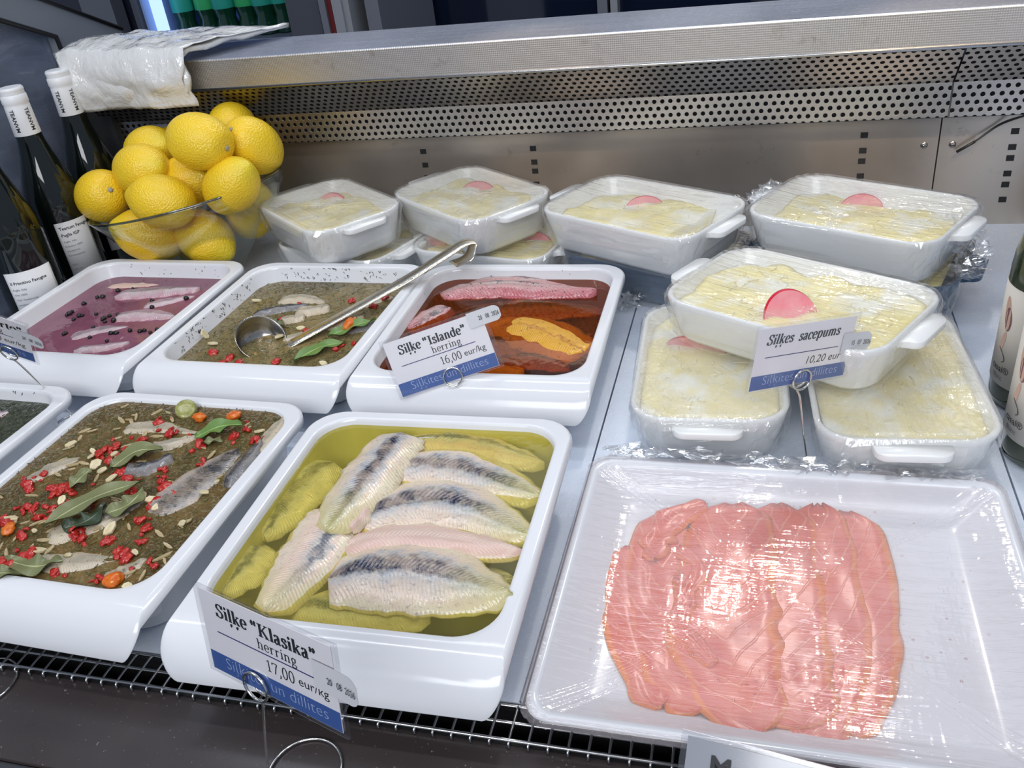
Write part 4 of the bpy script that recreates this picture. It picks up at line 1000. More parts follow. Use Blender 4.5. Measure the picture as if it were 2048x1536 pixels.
def contents(t, label, a, b_, h, level, seed, x0=-0.9, x1=0.9, shreds=170, slope=0.0):
    """grated topping filling the dish between x0..x1 (fractions of the half length)"""
    bm = bmesh.new(); ha, hb = a / 2 - 0.0066, b_ / 2 - 0.0066; nx, ny = 34, 24; rr = 0.024
    zl = h - level
    def hz(u, v):
        e = min(1, max(0, 1 - max(abs(u) - 0.6, 0) * 1.4)) * min(1, max(0, 1 - max(abs(v) - 0.6, 0) * 1.4))
        return zl + 0.004 * (vnoise(u * 4 + seed, v * 3, seed) - 0.5) * 2 + 0.0012 * (vnoise(u * 14 + seed, v * 11, seed + 1) - 0.5) * 2 - 0.004 * (1 - e) + slope * u * ha
    def xy(u, v):
        k = 1.0 - 0.006 * 0 ; x, y = u * ha, v * hb
        # round the corners
        cx, cy = ha - rr, hb - rr
        if abs(x) > cx and abs(y) > cy:
            dx, dy = abs(x) - cx, abs(y) - cy; m = max(dx, dy); l = math.hypot(dx, dy) or 1
            x, y = math.copysign(cx + dx * m / l, x), math.copysign(cy + dy * m / l, y)
        return x, y
    top = [[None] * (ny + 1) for _ in range(nx + 1)]
    for i in range(nx + 1):
        for j in range(ny + 1):
            u, v = x0 + (x1 - x0) * i / nx, -1 + 2 * j / ny
            x, y = xy(u, v); z = hz(u, v); f = 0.985
            top[i][j] = bm.verts.new((x * f, y * f, z))
    for i in range(nx):
        for j in range(ny): bm.faces.new((top[i][j], top[i + 1][j], top[i + 1][j + 1], top[i][j + 1]))
    # skirt to the dish floor
    per = [top[i][0] for i in range(nx + 1)] + [top[nx][j] for j in range(1, ny + 1)] + [top[i][ny] for i in range(nx - 1, -1, -1)] + [top[0][j] for j in range(ny - 1, 0, -1)]
    low = [bm.verts.new((v.co.x * 0.90, v.co.y * 0.88, 0.0066)) for v in per]
    for i in range(len(per)):
        j = (i + 1) % len(per); bm.faces.new((per[i], per[j], low[j], low[i]))
    bm.faces.new(low)
    rng = random.Random(seed)
    nb = len(bm.faces)
    for _ in range(shreds):
        u, v = rng.uniform(x0 * 0.92, x1 * 0.92), rng.uniform(-0.85, 0.85)
        if vnoise(u * 3 + seed, v * 2, seed + 5) < 0.38: continue
        x, y = xy(u, v); z = hz(u, v) + 0.0003; an = rng.uniform(0, 6.3); l = rng.uniform(0.006, 0.014); c = rng.uniform(-0.7, 0.7)
        d = Vector((math.cos(an), math.sin(an), rng.uniform(-0.04, 0.06))); q = Vector((math.cos(an + c), math.sin(an + c), -0.05))
        p = Vector((x * 0.94, y * 0.94, z)); tube(bm, [p, p + d * l / 2, p + d * l / 2 + q * l / 2], 0.00055, 5)
    obj.recalc = True
    o = obj('grated_topping', bm, [M_GRATED, M_SHRED])
    for k, p in enumerate(o.data.polygons):
        if k >= nb: p.material_index = 1
    o.matrix_world = Matrix.Translation(t.location) @ t.rotation_euler.to_matrix().to_4x4()
    return tag(o, label, 'grated egg', None, 'stuff')
def wedge(label, loc, rz, lean, roll=0.0, L=0.050, hgt=0.021, thick=0.006):
    """thin crescent wedge: red skin on the rounded back, pink cut faces"""
    bm = bmesh.new(); n, k = 24, 5; rows = []
    for i in range(n + 1):
        a = math.pi * (0.02 + 0.96 * i / n); x, z = math.cos(a) * L / 2, math.sin(a) * hgt
        tk = thick / 2 * math.sin(math.pi * i / n) ** 0.5 + 0.0006
        rows.append([(x * (1 - 0.03 * (abs(j - 2) / 2) ** 2), tk * (j - 2) / 2, z * (1 - 0.07 * (abs(j - 2) / 2) ** 2)) for j in range(k)])
    vs = [[bm.verts.new(p) for p in r] for r in rows]
    core = [bm.verts.new((math.cos(math.pi * (0.02 + 0.96 * i / n)) * L * 0.46, 0, 0)) for i in range(n + 1)]
    for i in range(n):
        for j in range(k - 1):
            f = bm.faces.new((vs[i][j], vs[i][j + 1], vs[i + 1][j + 1], vs[i + 1][j])); f.material_index = 0
        for j in (0, k - 1):
            f = bm.faces.new((vs[i][j], vs[i + 1][j], core[i + 1], core[i])); f.material_index = 1
    o = obj('pink_wedge', bm, [M_WEDGE, M_WEDGEIN]); sharp(o, 50); o.location = loc; o.rotation_euler = (lean, roll, rz)
    return tag(o, label, 'vegetable wedge', 'pink wedges in the wrapped dishes')
def in_dish(t, x, y, z):
    return t.matrix_basis @ Vector((x, y, z))

g4 = 'upper row of wrapped dishes'
R_ = math.radians
d1 = dish('smallest-looking wrapped white dish of the upper row, beside the lemon bowl', 0.180, 0.129, 0.05, -0.2985, 0.3805, 0.1005, -38.5, seed=1, film=M_FILM_FOG)
d2 = dish('wrapped white dish second from the lemon bowl in the upper row', 0.184, 0.133, 0.05, -0.1190, 0.4130, 0.1005, -38.0, seed=2, film=M_FILM_FOG)
d3 = dish('wrapped white dish third from the lemon bowl, behind the spiced oil tray', 0.206, 0.138, 0.05, 0.1004, 0.3595, 0.1005, -28.9, seed=3)
d4 = dish('wrapped white dish at the right end of the upper row, standing on a blue dish', 0.202, 0.142, 0.05, 0.3300, 0.3460, 0.1005, -28.5, seed=4)
d5 = dish('wrapped white dish piled on two others behind the 10,20 card', 0.208, 0.140, 0.046, 0.2640, 0.1475, 0.0958, -30.0, seed=5, film=M_FILM)
d6 = dish('wrapped white dish lying lowest left behind the 10,20 card, handle to the front', 0.206, 0.129, 0.048, 0.1905, 0.1140, 0.0485, 92.5, seed=6, film=M_FILM_FOG)
d7 = dish('wrapped white dish lying lowest right behind the 10,20 card, near the right bottles', 0.213, 0.135, 0.048, 0.3390, 0.1030, 0.0485, 93.5, seed=7, film=M_FILM_FOG)
# lower tier at the back
e1 = dish('shadowed white dish under the smallest-looking dish beside the lemon bowl', 0.182, 0.130, 0.049, -0.2830, 0.4000, 0.0495, -20, seed=8, film=M_FILM_CLEAR)
e2 = dish('wrapped white dish in the lower row, with a red wedge, behind the ladle hook', 0.185, 0.135, 0.049, -0.0890, 0.4000, 0.0495, -12, seed=9, film=M_FILM)
e3 = dish('blue dish in the lower row under the third upper dish', 0.195, 0.140, 0.049, 0.1150, 0.3700, 0.0495, -22, M_BLUEDISH, seed=10, film=M_FILM_CLEAR)
e4 = dish('blue dish in the lower row at the right end under the last upper dish', 0.205, 0.145, 0.049, 0.3370, 0.3480, 0.0495, -18, M_BLUEDISH, seed=11, film=M_FILM_CLEAR)
# grated toppings
cs = [(d1, 0.180, 0.129, 0.05, 0.013, -1.0, 0.45, 'smallest-looking dish beside the lemons'), (d2, 0.184, 0.133, 0.05, 0.012, -1.0, 0.55, 'second upper dish from the lemons'),
      (d3, 0.206, 0.138, 0.05, 0.016, -1.0, 0.62, 'third upper dish from the lemons'), (d4, 0.202, 0.142, 0.05, 0.019, -1.0, 1.0, 'last upper dish on the right'),
      (d5, 0.208, 0.140, 0.046, 0.009, -1.0, 1.0, 'dish on top of the pile'), (d6, 0.206, 0.129, 0.048, 0.008, -1.0, 1.0, 'lowest left dish of the pile'),
      (d7, 0.213, 0.135, 0.048, 0.006, -1.0, 1.0, 'lowest right dish of the pile'), (e1, 0.182, 0.130, 0.049, 0.012, -0.9, 0.9, 'shadowed lower dish nearest the lemons'),
      (e2, 0.185, 0.135, 0.049, 0.008, -0.9, 0.9, 'lower dish behind the ladle hook'), (e3, 0.195, 0.140, 0.049, 0.010, -0.9, 0.9, 'blue dish under the third upper dish'), (e4, 0.205, 0.145, 0.049, 0.010, -0.9, 0.9, 'blue dish at the right end')]
for i, (t, a, b_, h, lv, x0, x1, nm) in enumerate(cs):
    contents(t, 'pale yellow grated topping in the ' + nm, a, b_, h, lv, i + 1, x0, x1, (80, 80, 80, 110, 240, 90, 90)[i] if i < 7 else 40)
# wedges sticking out of the toppings
def put_wedge(t, px, py, z, rz, lean, label, roll=0.0, **k):
    p = at(px, py, z); return wedge(label, p, R_(rz), lean, roll, **k)
put_wedge(d1, 668, 412, 0.078, -10, -0.30, 'pink wedge with red edge in the dish beside the lemon bowl', L=0.046, hgt=0.018)
put_wedge(d2, 956, 390, 0.079, 8, -0.30, 'pink wedge with red edge in the second upper dish from the lemons', L=0.048, hgt=0.018)
put_wedge(d3, 1290, 422, 0.077, 5, -0.35, 'pink wedge with red edge in the third upper dish from the lemons', L=0.048, hgt=0.018)
put_wedge(d4, 1722, 420, 0.075, 0, -0.35, 'pink wedge with bright red end in the last upper dish on the right', L=0.046, hgt=0.018)
put_wedge(d5, 1583, 645, 0.0815, 22, -0.55, 'large pink wedge in the topmost dish of the pile behind the 10,20 card', -0.15, L=0.048, hgt=0.030, thick=0.007)
put_wedge(d6, 1392, 705, 0.034, -16, -0.25, 'red wedge in the lowest left dish, half under the dish on top', L=0.062, hgt=0.016)
put_wedge(d7, 1815, 765, 0.034, 60, 0.6, 'pale amber fish wedge in the lowest right dish beside the dish on top', L=0.050, hgt=0.010).data.materials[0] = m_lumpy('amber_wedge', (0.62, 0.36, 0.07), (0.70, 0.46, 0.12), 40, 0.3, 0.1)
put_wedge(e2, 866, 490, 0.036, -20, -0.3, 'red wedge in the lower dish behind the ladle hook', L=0.046, hgt=0.014)
put_wedge(e3, 1068, 486, 0.036, -5, -0.3, 'dark red wedge at the left end of the blue dish under the third upper dish', L=0.046, hgt=0.014)
# loose crumpled ends of film
def film_scrap(label, pts, w, seed, amp=0.006, mat=None):
    mat = mat or M_CRUMPLE
    rng = random.Random(seed); bm = bmesh.new(); c = spline(pts, 9); K = 10; rows = []
    for i, p in enumerate(c):
        t = (c[min(i + 1, len(c) - 1)] - c[max(i - 1, 0)]).normalized(); s = t.cross(Vector((0, 0, 1))).normalized()
        rows.append([bm.verts.new(p + s * w * (k / (K - 1) - 0.5) * rng.uniform(0.75, 1.2) + Vector((rng.uniform(-1, 1), rng.uniform(-1, 1), rng.uniform(0, 1.4))) * amp) for k in range(K)])
    for a, e in zip(rows, rows[1:]):
        for k in range(K - 1): bm.faces.new((a[k], a[k + 1], e[k + 1], e[k]))
    o = obj('film_scrap', bm, mat, None, False); return tag(o, label, 'cling film')
film_scrap('crumpled end of cling film hanging from the right handle of the last upper dish', [at(1905, 430, 0.094), at(1935, 470, 0.08), at(1942, 520, 0.06), at(1925, 560, 0.045)], 0.030, 1, 0.005)
film_scrap('crumpled cling film tail beside the spiced oil tray in front of the blue dish', [at(1340, 560, 0.02), at(1300, 580, 0.014), at(1262, 598, 0.008), at(1250, 622, 0.003)], 0.022, 2, 0.005)
film_scrap('crumpled cling film ridge along the rear rim of the salmon plate', [at(1215, 910, 0.024), at(1330, 912, 0.024), at(1480, 925, 0.023), at(1640, 940, 0.023), at(1800, 952, 0.022), at(1960, 962, 0.022)], 0.014, 3, 0.005)
film_scrap('crumpled cling film sticking out behind the left handle of the last upper dish', [at(1500, 408, 0.095), at(1525, 385, 0.096), at(1552, 366, 0.098)], 0.014, 4, 0.004)

# ------------------------------------------------------------------ salmon plate
pA, pB, pR = at(1040, 1435, 0.025), at(1187, 913, 0.025), at(2003, 962, 0.025)
px0, px1, py0, py1 = 0.1052, 0.4070, -0.2720, -0.0150
pl = thing('salmon_plate', 'large rectangular white plate of sliced salmon under cling film', 'plate', ((px0 + px1) / 2, (py0 + py1) / 2, 0.0002))
hx, hy = (px1 - px0) / 2, (py1 - py0) / 2
bm = bmesh.new()
R2 = lambda d, z: [(x, y, z) for x, y in rrect(-hx + d, hx - d, -hy + d, hy - d, max(0.007, 0.016 - d * 0.3), 8)]
loft(bm, [R2(0.034, 0.0), R2(0.029, 0.0012), R2(0.010, 0.0150), R2(0.0015, 0.0215), R2(0.0, 0.0238), R2(0.0008, 0.0250), R2(0.0035, 0.0256), R2(0.0062, 0.0248), R2(0.012, 0.0205), R2(0.030, 0.0082), R2(0.036, 0.0066), R2(0.05, 0.0062)], True, True)
obj('plate_body', bm, M_PLATE, pl)
# salmon slices
def m_salmon():
    g = G('smoked_salmon'); uv = g.co('UV'); v = g.co(); sep = g.n('SeparateXYZ', {'Vector': uv}); u, w_ = sep.outputs['X'], sep.outputs['Y']
    rnd = g.n('ObjectInfo').outputs['Random']
    nz = g.noise(v, 30, 3, 0.6)
    ph = g.math('ADD', g.math('MULTIPLY', u, 62.0), g.math('ADD', g.math('MULTIPLY', g.math('ABSOLUTE', g.math('SUBTRACT', w_, 0.5)), 26.0), g.math('MULTIPLY', nz, 5.0)))
    line = g.ramp(g.math('SINE', g.math('ADD', ph, g.math('MULTIPLY', rnd, 6.0))), [(0.86, 0.0), (1.0, 1.0)])
    col = g.mix(g.ramp(nz, [(0.3, 0.0), (0.7, 1.0)]), (0.66, 0.105, 0.055), (0.72, 0.165, 0.085))
    edge = g.ramp(g.math('ADD', w_, g.math('MULTIPLY', g.math('SUBTRACT', nz, 0.5), 0.2)), [(0.045, 1.0), (0.085, 0.0), (0.88, 0.0), (0.915, 1.0)])
    col = g.mix(g.math('MULTIPLY', edge, 0.85), col, (0.80, 0.23, 0.03))
    col = g.mix(g.math('MULTIPLY', line, 0.38), col, (0.85, 0.44, 0.28))
    dk = g.ramp(g.noise(v, 22, 2, 0.5), [(0.60, 0.0), (0.74, 1.0)])
    col = g.mix(g.math('MULTIPLY', dk, 0.5), col, (0.45, 0.06, 0.05))
    return g.done(g.bsdf(base=col, rough=0.25, spec=0.5, normal=g.bump(line, 0.2, 0.001)))
M_SALMON = m_salmon()
P8 = lambda L: [(1030 + x * 0.497, 880 + y * 0.497) for x, y in L]
def salmon(label, path, width, z, seed, lift=0.0):
    pts = [at(px, py, z) for px, py in P8(path)]; c = spline(pts, 10); N = len(c); K = 12; o0 = sum(c, Vector()) / N
    bm = bmesh.new(); uvl = bm.loops.layers.uv.verify(); rows = []
    for i, p in enumerate(c):
        u = i / (N - 1); t = (c[min(i + 1, N - 1)] - c[max(i - 1, 0)]).normalized(); s = Vector((-t.y, t.x, 0)) * -1; s = Vector((t.y, -t.x, 0)) * -1
        hw = width / 2 * (0.55 + 0.45 * math.sin(math.pi * min(1, 0.12 + u * 0.86))) * math.sqrt(min(1, u / 0.05 + 0.1)) * math.sqrt(min(1, (1 - u) / 0.07 + 0.06))
        row = []
        for k in range(K + 1):
            v = k / K * 2 - 1
            j = 0.0034 * (vnoise(u * 11 + seed, (4 if v > 0 else 8), seed) - 0.5) * 2 * abs(v) ** 2
            h = 0.0032 + 0.0012 * (vnoise(u * 6 + seed, v * 3, seed) - 0.5) * 2 + 0.0016 * max(0, v) ** 3 + lift * max(0, v)
            row.append((p + s * (v * hw + j) - o0, h * (1 - 0.75 * abs(v) ** 8), (u, k / K)))
        rows.append(row)
    vt = [[bm.verts.new(q[0] + Vector((0, 0, q[1] + 0.0006))) for q in r] for r in rows]
    vb = [[bm.verts.new(q[0] + Vector((0, 0, q[1] * 0.15 - 0.0004))) for q in r] for r in rows]
    def quad(g_, idx):
        f = bm.faces.new([g_[a][b2] for a, b2 in idx])
        for l, (a, b2) in zip(f.loops, idx): l[uvl].uv = rows[a][b2][2]
    for i in range(N - 1):
        for k in range(K):
            quad(vt, [(i, k), (i, k + 1), (i + 1, k + 1), (i + 1, k)]); quad(vb, [(i, k), (i + 1, k), (i + 1, k + 1), (i, k + 1)])
        for k in (0, K):
            f = bm.faces.new((vt[i][k], vt[i + 1][k], vb[i + 1][k], vb[i][k]))
            for l, (a, b2) in zip(f.loops, ((i, k), (i + 1, k), (i + 1, k), (i, k))): l[uvl].uv = rows[a][b2][2]
    for i in (0, N - 1):
        for k in range(K): bm.faces.new((vt[i][k], vb[i][k], vb[i][k + 1], vt[i][k + 1]))
    o = obj('salmon_slice', bm, M_SALMON); o.location = o0
    return tag(o, label, 'salmon', 'salmon slices on the plate')
zs = 0.0070
salmon('salmon slice at the right edge of the fan, with the broad rounded side', [(1330, 300), (1365, 540), (1385, 780), (1370, 1000), (1345, 1195)], 0.054, zs, 6)
salmon('salmon slice second from the right edge of the fan', [(1215, 270), (1240, 520), (1260, 800), (1240, 1040), (1185, 1265)], 0.054, zs + 0.0012, 5)
salmon('narrow salmon slice at the left edge of the fan', [(462, 440), (470, 640), (520, 860), (588, 1090)], 0.042, zs, 1)
salmon('salmon slice second from the left edge, with a ruffled top', [(610, 300), (590, 520), (620, 760), (680, 960), (760, 1100)], 0.052, zs + 0.0012, 2)
salmon('middle salmon slice with an orange edge running down its centre', [(1070, 270), (1060, 560), (1075, 820), (1110, 1020), (1165, 1170)], 0.064, zs + 0.0024, 4)
salmon('large salmon slice left of the middle, curving to the front', [(880, 270), (865, 500), (840, 720), (880, 950), (985, 1195)], 0.074, zs + 0.0036, 3, 0.0004)
salmon('small curled salmon strip at the ruffled top left of the fan', [(770, 268), (645, 320), (575, 405), (560, 490)], 0.026, zs + 0.0052, 7)
salmon('bright orange salmon strip folded over the second slice from the left', [(660, 440), (735, 520), (690, 640), (665, 750), (740, 850), (800, 910)], 0.015, zs + 0.0058, 8)
# taut film: lies on the salmon, clings to the rim
bm = bmesh.new(); ou = rrect(-hx - 0.0005, hx + 0.0005, -hy - 0.0005, hy + 0.0005, 0.016, 14); rings = []
for k in range(26):
    f = 1 - k / 26.0
    row = []
    for i, (x, y) in enumerate(ou):
        z = 0.0266 - 0.0085 * min(1, (1 - f) / 0.24) ** 0.8
        z += 0.0004 * math.sin(i * 1.7) * f + 0.0005 * (vnoise(x * f * 60, y * f * 60, 2) - 0.5)
        row.append((x * f, y * f, z))
    rings.append(row)
rng = random.Random(5); sk = []
for dz, out in ((0.003, 0.0012), (0.008, -0.002), (0.014, -0.007), (0.0205, -0.019)):
    rr = rrect(-hx - out - 0.0012, hx + out + 0.0012, -hy - out - 0.0012, hy + out + 0.0012, 0.016, 14)
    sk.append([(x + rng.uniform(-0.0005, 0.0012) * (1 if x > 0 else -1), y + rng.uniform(-0.0005, 0.0012) * (1 if y > 0 else -1), 0.0256 - dz + rng.uniform(-0.0008, 0.0008)) for x, y in rr])
loft(bm, list(reversed(sk)) + rings, False, True)
obj('cling_film', bm, M_FILM_PLATE, pl)
# drops of condensation clinging to the film
bm = bmesh.new(); rng = random.Random(8)
for _ in range(520):
    x, y = rng.gauss(-0.012, 0.062), rng.gauss(0.0, 0.066)
    if abs(x) > hx - 0.03 or abs(y) > hy - 0.03: continue
    rad = rng.choice((0.0004, 0.0005, 0.0006, 0.0009, 0.0012))
    bmesh.ops.create_icosphere(bm, subdivisions=1, radius=rad, matrix=Matrix.Translation((x, y, 0.0176)) @ Matrix.Diagonal((1, 1, 0.6, 1)))
o = obj('condensation_drops', bm, m_clear('water_drops', (0.93, 0.85, 0.84), 0.08, 0.03), pl); o['kind'] = 'stuff'
# ------------------------------------------------------------------ lemons in the slant-cut glass bowl
bcx, bcy = -0.512, 0.390
bw = thing('glass_bowl', 'clear glass bowl with a slanted rim, full of lemons', 'bowl', (bcx, bcy, 0.0003))
def bowl_prof(z, off=0.0):
    f = max(0.0, min(1.0, z / 0.112)); return 0.052 + (0.125 - 0.052) * f ** 1.1 - off
bm = bmesh.new(); n = 64; loops = []
def bl(zf, off, flat=None):
    row = []
    for i in range(n):
        a = 2 * math.pi * i / n; ztop = 0.114 + 0.021 * math.cos(a + 0.3)
        z = zf * ztop if flat is None else flat
        r = bowl_prof(z, off); k = min(1, z / 0.05); row.append((r * math.cos(a) * (1 + 0.11 * k), r * math.sin(a) * (1 - 0.06 * k), z))
    return row
loops += [[(0.045 * math.cos(2 * math.pi * i / n), 0.045 * math.sin(2 * math.pi * i / n), 0.0) for i in range(n)], bl(0, 0.006, 0.0005), bl(0, 0, 0.004)]
loops += [bl(f, 0) for f in (0.15, 0.3, 0.45, 0.6, 0.75, 0.9, 0.985)] + [bl(1.0, 0.0012)] + [bl(f, 0.0028) for f in (0.985, 0.9, 0.75, 0.6, 0.45, 0.3, 0.15)] + [bl(0, 0.006, 0.0062)]
loft(bm, loops, True, True)
obj('bowl_body', bm, M_BOWL, bw)
bm = bmesh.new(); tube(bm, [Vector(q) * 1.0 for q in bl(1.0, 0.0014)], 0.0016, 8, True); obj('bowl_rim', bm, M_RIM, bw)
gl_ = G('lemon_peel'); v = gl_.co(); rn = gl_.n('ObjectInfo').outputs['Random']
pore = gl_.n('TexVoronoi', {'Vector': v, 'Scale': 420.0}).outputs['Distance']
tone = gl_.noise(v, 18, 3, 0.5)
colr = gl_.mix(gl_.math('ADD', gl_.math('MULTIPLY', tone, 0.6), gl_.math('MULTIPLY', rn, 0.5), clamp=True), (0.84, 0.51, 0.008), (0.88, 0.62, 0.030))
sx = gl_.n('SeparateXYZ', {'Vector': v}).outputs['X']
colr = gl_.mix(gl_.math('MULTIPLY', gl_.ramp(sx, [(0.030, 0.0), (0.046, 1.0)]), 0.35), colr, (0.60, 0.62, 0.05))
M_LEMON = gl_.done(gl_.bsdf(base=colr, rough=0.30, spec=0.55, normal=gl_.bump(gl_.math('ADD', pore, gl_.math('MULTIPLY', tone, 0.8)), 0.35, 0.0025)))
M_LEMONSTEM = plain('lemon_stem_scar', (0.36, 0.33, 0.24), 0.7)
def lemon_mesh():
    bm = bmesh.new(); n, m = 40, 28; R0 = 0.0335; Lh = 0.0420; loops = []
    for j in range(1, m):
        t = math.pi * j / m; x = -math.cos(t) * Lh; r = R0 * math.sin(t) ** 0.88
        if x > Lh * 0.80: e = (x / Lh - 0.80) / 0.20; x += 0.0065 * e; r = r * (1 - 0.30 * e)
        if x < -Lh * 0.88: e = (-x / Lh - 0.88) / 0.12; x += 0.002 * e
        loops.append([(x, r * math.cos(2 * math.pi * i / n) * (1 + 0.012 * math.sin(3 * 2 * math.pi * i / n + j * 0.2)), r * math.sin(2 * math.pi * i / n)) for i in range(n)])
    loft(bm, loops, True, True); return bm
lt = thing('lemon', 'lemon', 'lemon', group='lemons in the glass bowl')
obj('peel', lemon_mesh(), M_LEMON, lt)
bm = lathe([(0.0, -0.0396), (0.0030, -0.0396), (0.0034, -0.0402), (0.0030, -0.0412), (0.0012, -0.0417), (0.0, -0.0416)], 12)
o = obj('stem_scar', bm, M_LEMONSTEM, lt); o.data.transform(Matrix.Rotation(math.radians(90), 4, 'Y'))
def aim(px, py, p, dy=-0.02, flip=1):
    """rotation turning the stem end of a lemon at p towards the picture point"""
    d = (at_y(px, py, p.y + dy) - p).normalized() * flip
    return (-d).to_track_quat('X', 'Z').to_euler()
LEM = [((-0.6043, 0.3514, 0.1269), (228, 374, -0.028), 'pale lemon resting on the left rim of the glass bowl, stem scar showing'),
       ((-0.4850, 0.3125, 0.1318), (460, 430, 0.008), 'large lemon lying lengthwise over the front rim of the bowl'),
       ((-0.538, 0.3604, 0.1572), (240, 345, 0.02), 'lemon above the one on the left rim, in front of the rear left lemon'),
       ((-0.5624, 0.4195, 0.1627), (265, 325, 0.03), 'rear left lemon peeping out behind two others in the bowl'),
       ((-0.4389, 0.3572, 0.1915), (455, 297, -0.008), 'topmost lemon of the heap in the glass bowl'),
       ((-0.4040, 0.4150, 0.1670), (470, 266, -0.022), 'greenish lemon at the upper right of the heap, stem scar up'),
       ((-0.4080, 0.3500, 0.1365), (420, 425, 0.01), 'lemon at the right front of the bowl below the greenish one'),
       ((-0.4900, 0.3790, 0.1335), (330, 380, 0.02), 'lemon in the centre of the heap under the topmost one'),
       ((-0.5719, 0.4700, 0.1400), (350, 290), 'deep yellow lemon showing in the gap left of the topmost one'),
       ((-0.4608, 0.4668, 0.1764), (465, 250), 'orange-yellow lemon mostly hidden behind the greenish one'),
       ((-0.5342, 0.33, 0.0806), (345, 480), 'lemon seen through the glass at the left front of the bowl'),
       ((-0.466, 0.3468, 0.0696), (360, 440), 'lemon seen through the glass in the middle of the bowl'),
       ((-0.43, 0.41, 0.083), (500, 470), 'lemon seen through the glass at the right of the bowl'),
       ((-0.5337, 0.4143, 0.0470), (377, 440), 'lemon at the bottom of the bowl behind the front ones')]
for i, (p, q, lab) in enumerate(LEM):
    t = lt if i == 0 else copy_tree(lt)
    p = Vector(p); t.location = p; t.rotation_euler = aim(q[0], q[1], p, q[2] if len(q) > 2 else 0.012); t['label'] = lab
    s = 0.97 + 0.06 * hsh(i, 3); t.scale = (s, s, s)
LEMONS_DONE = True

# ------------------------------------------------------------------ text helpers
def font_obj(name, text, size, mat, parent, loc, align='LEFT', shear=0.0, offset=0.0, sx=1.0):
    c = bpy.data.curves.new(name, 'FONT'); c.body = text; c.size = size; c.align_x = align; c.shear = shear; c.offset = offset; c.resolution_u = 3
    tmp = bpy.data.objects.new(name, c); COL.objects.link(tmp); bpy.context.view_layer.update()
    me = bpy.data.meshes.new_from_object(tmp.evaluated_get(bpy.context.evaluated_depsgraph_get()))
    bpy.data.objects.remove(tmp); bpy.data.curves.remove(c)
    me.transform(Matrix.Diagonal((sx, 1, 1, 1))); me.materials.clear(); me.materials.append(mat)
    o = bpy.data.objects.new(name, me); COL.objects.link(o); o.parent = parent; o.location = loc; return o
def arc(cx, cy, rx, ry, a0, a1, n=14):
    return [(cx + rx * math.cos(math.radians(a0 + (a1 - a0) * i / n)), cy + ry * math.sin(math.radians(a0 + (a1 - a0) * i / n))) for i in range(n + 1)]
COMMA = [[(0.0, -0.09), (0.015, -0.14), (-0.01, -0.20), (-0.05, -0.23)]]
def serif(x, y, w=0.22): return ('s', x - w / 2, x + w / 2, y)
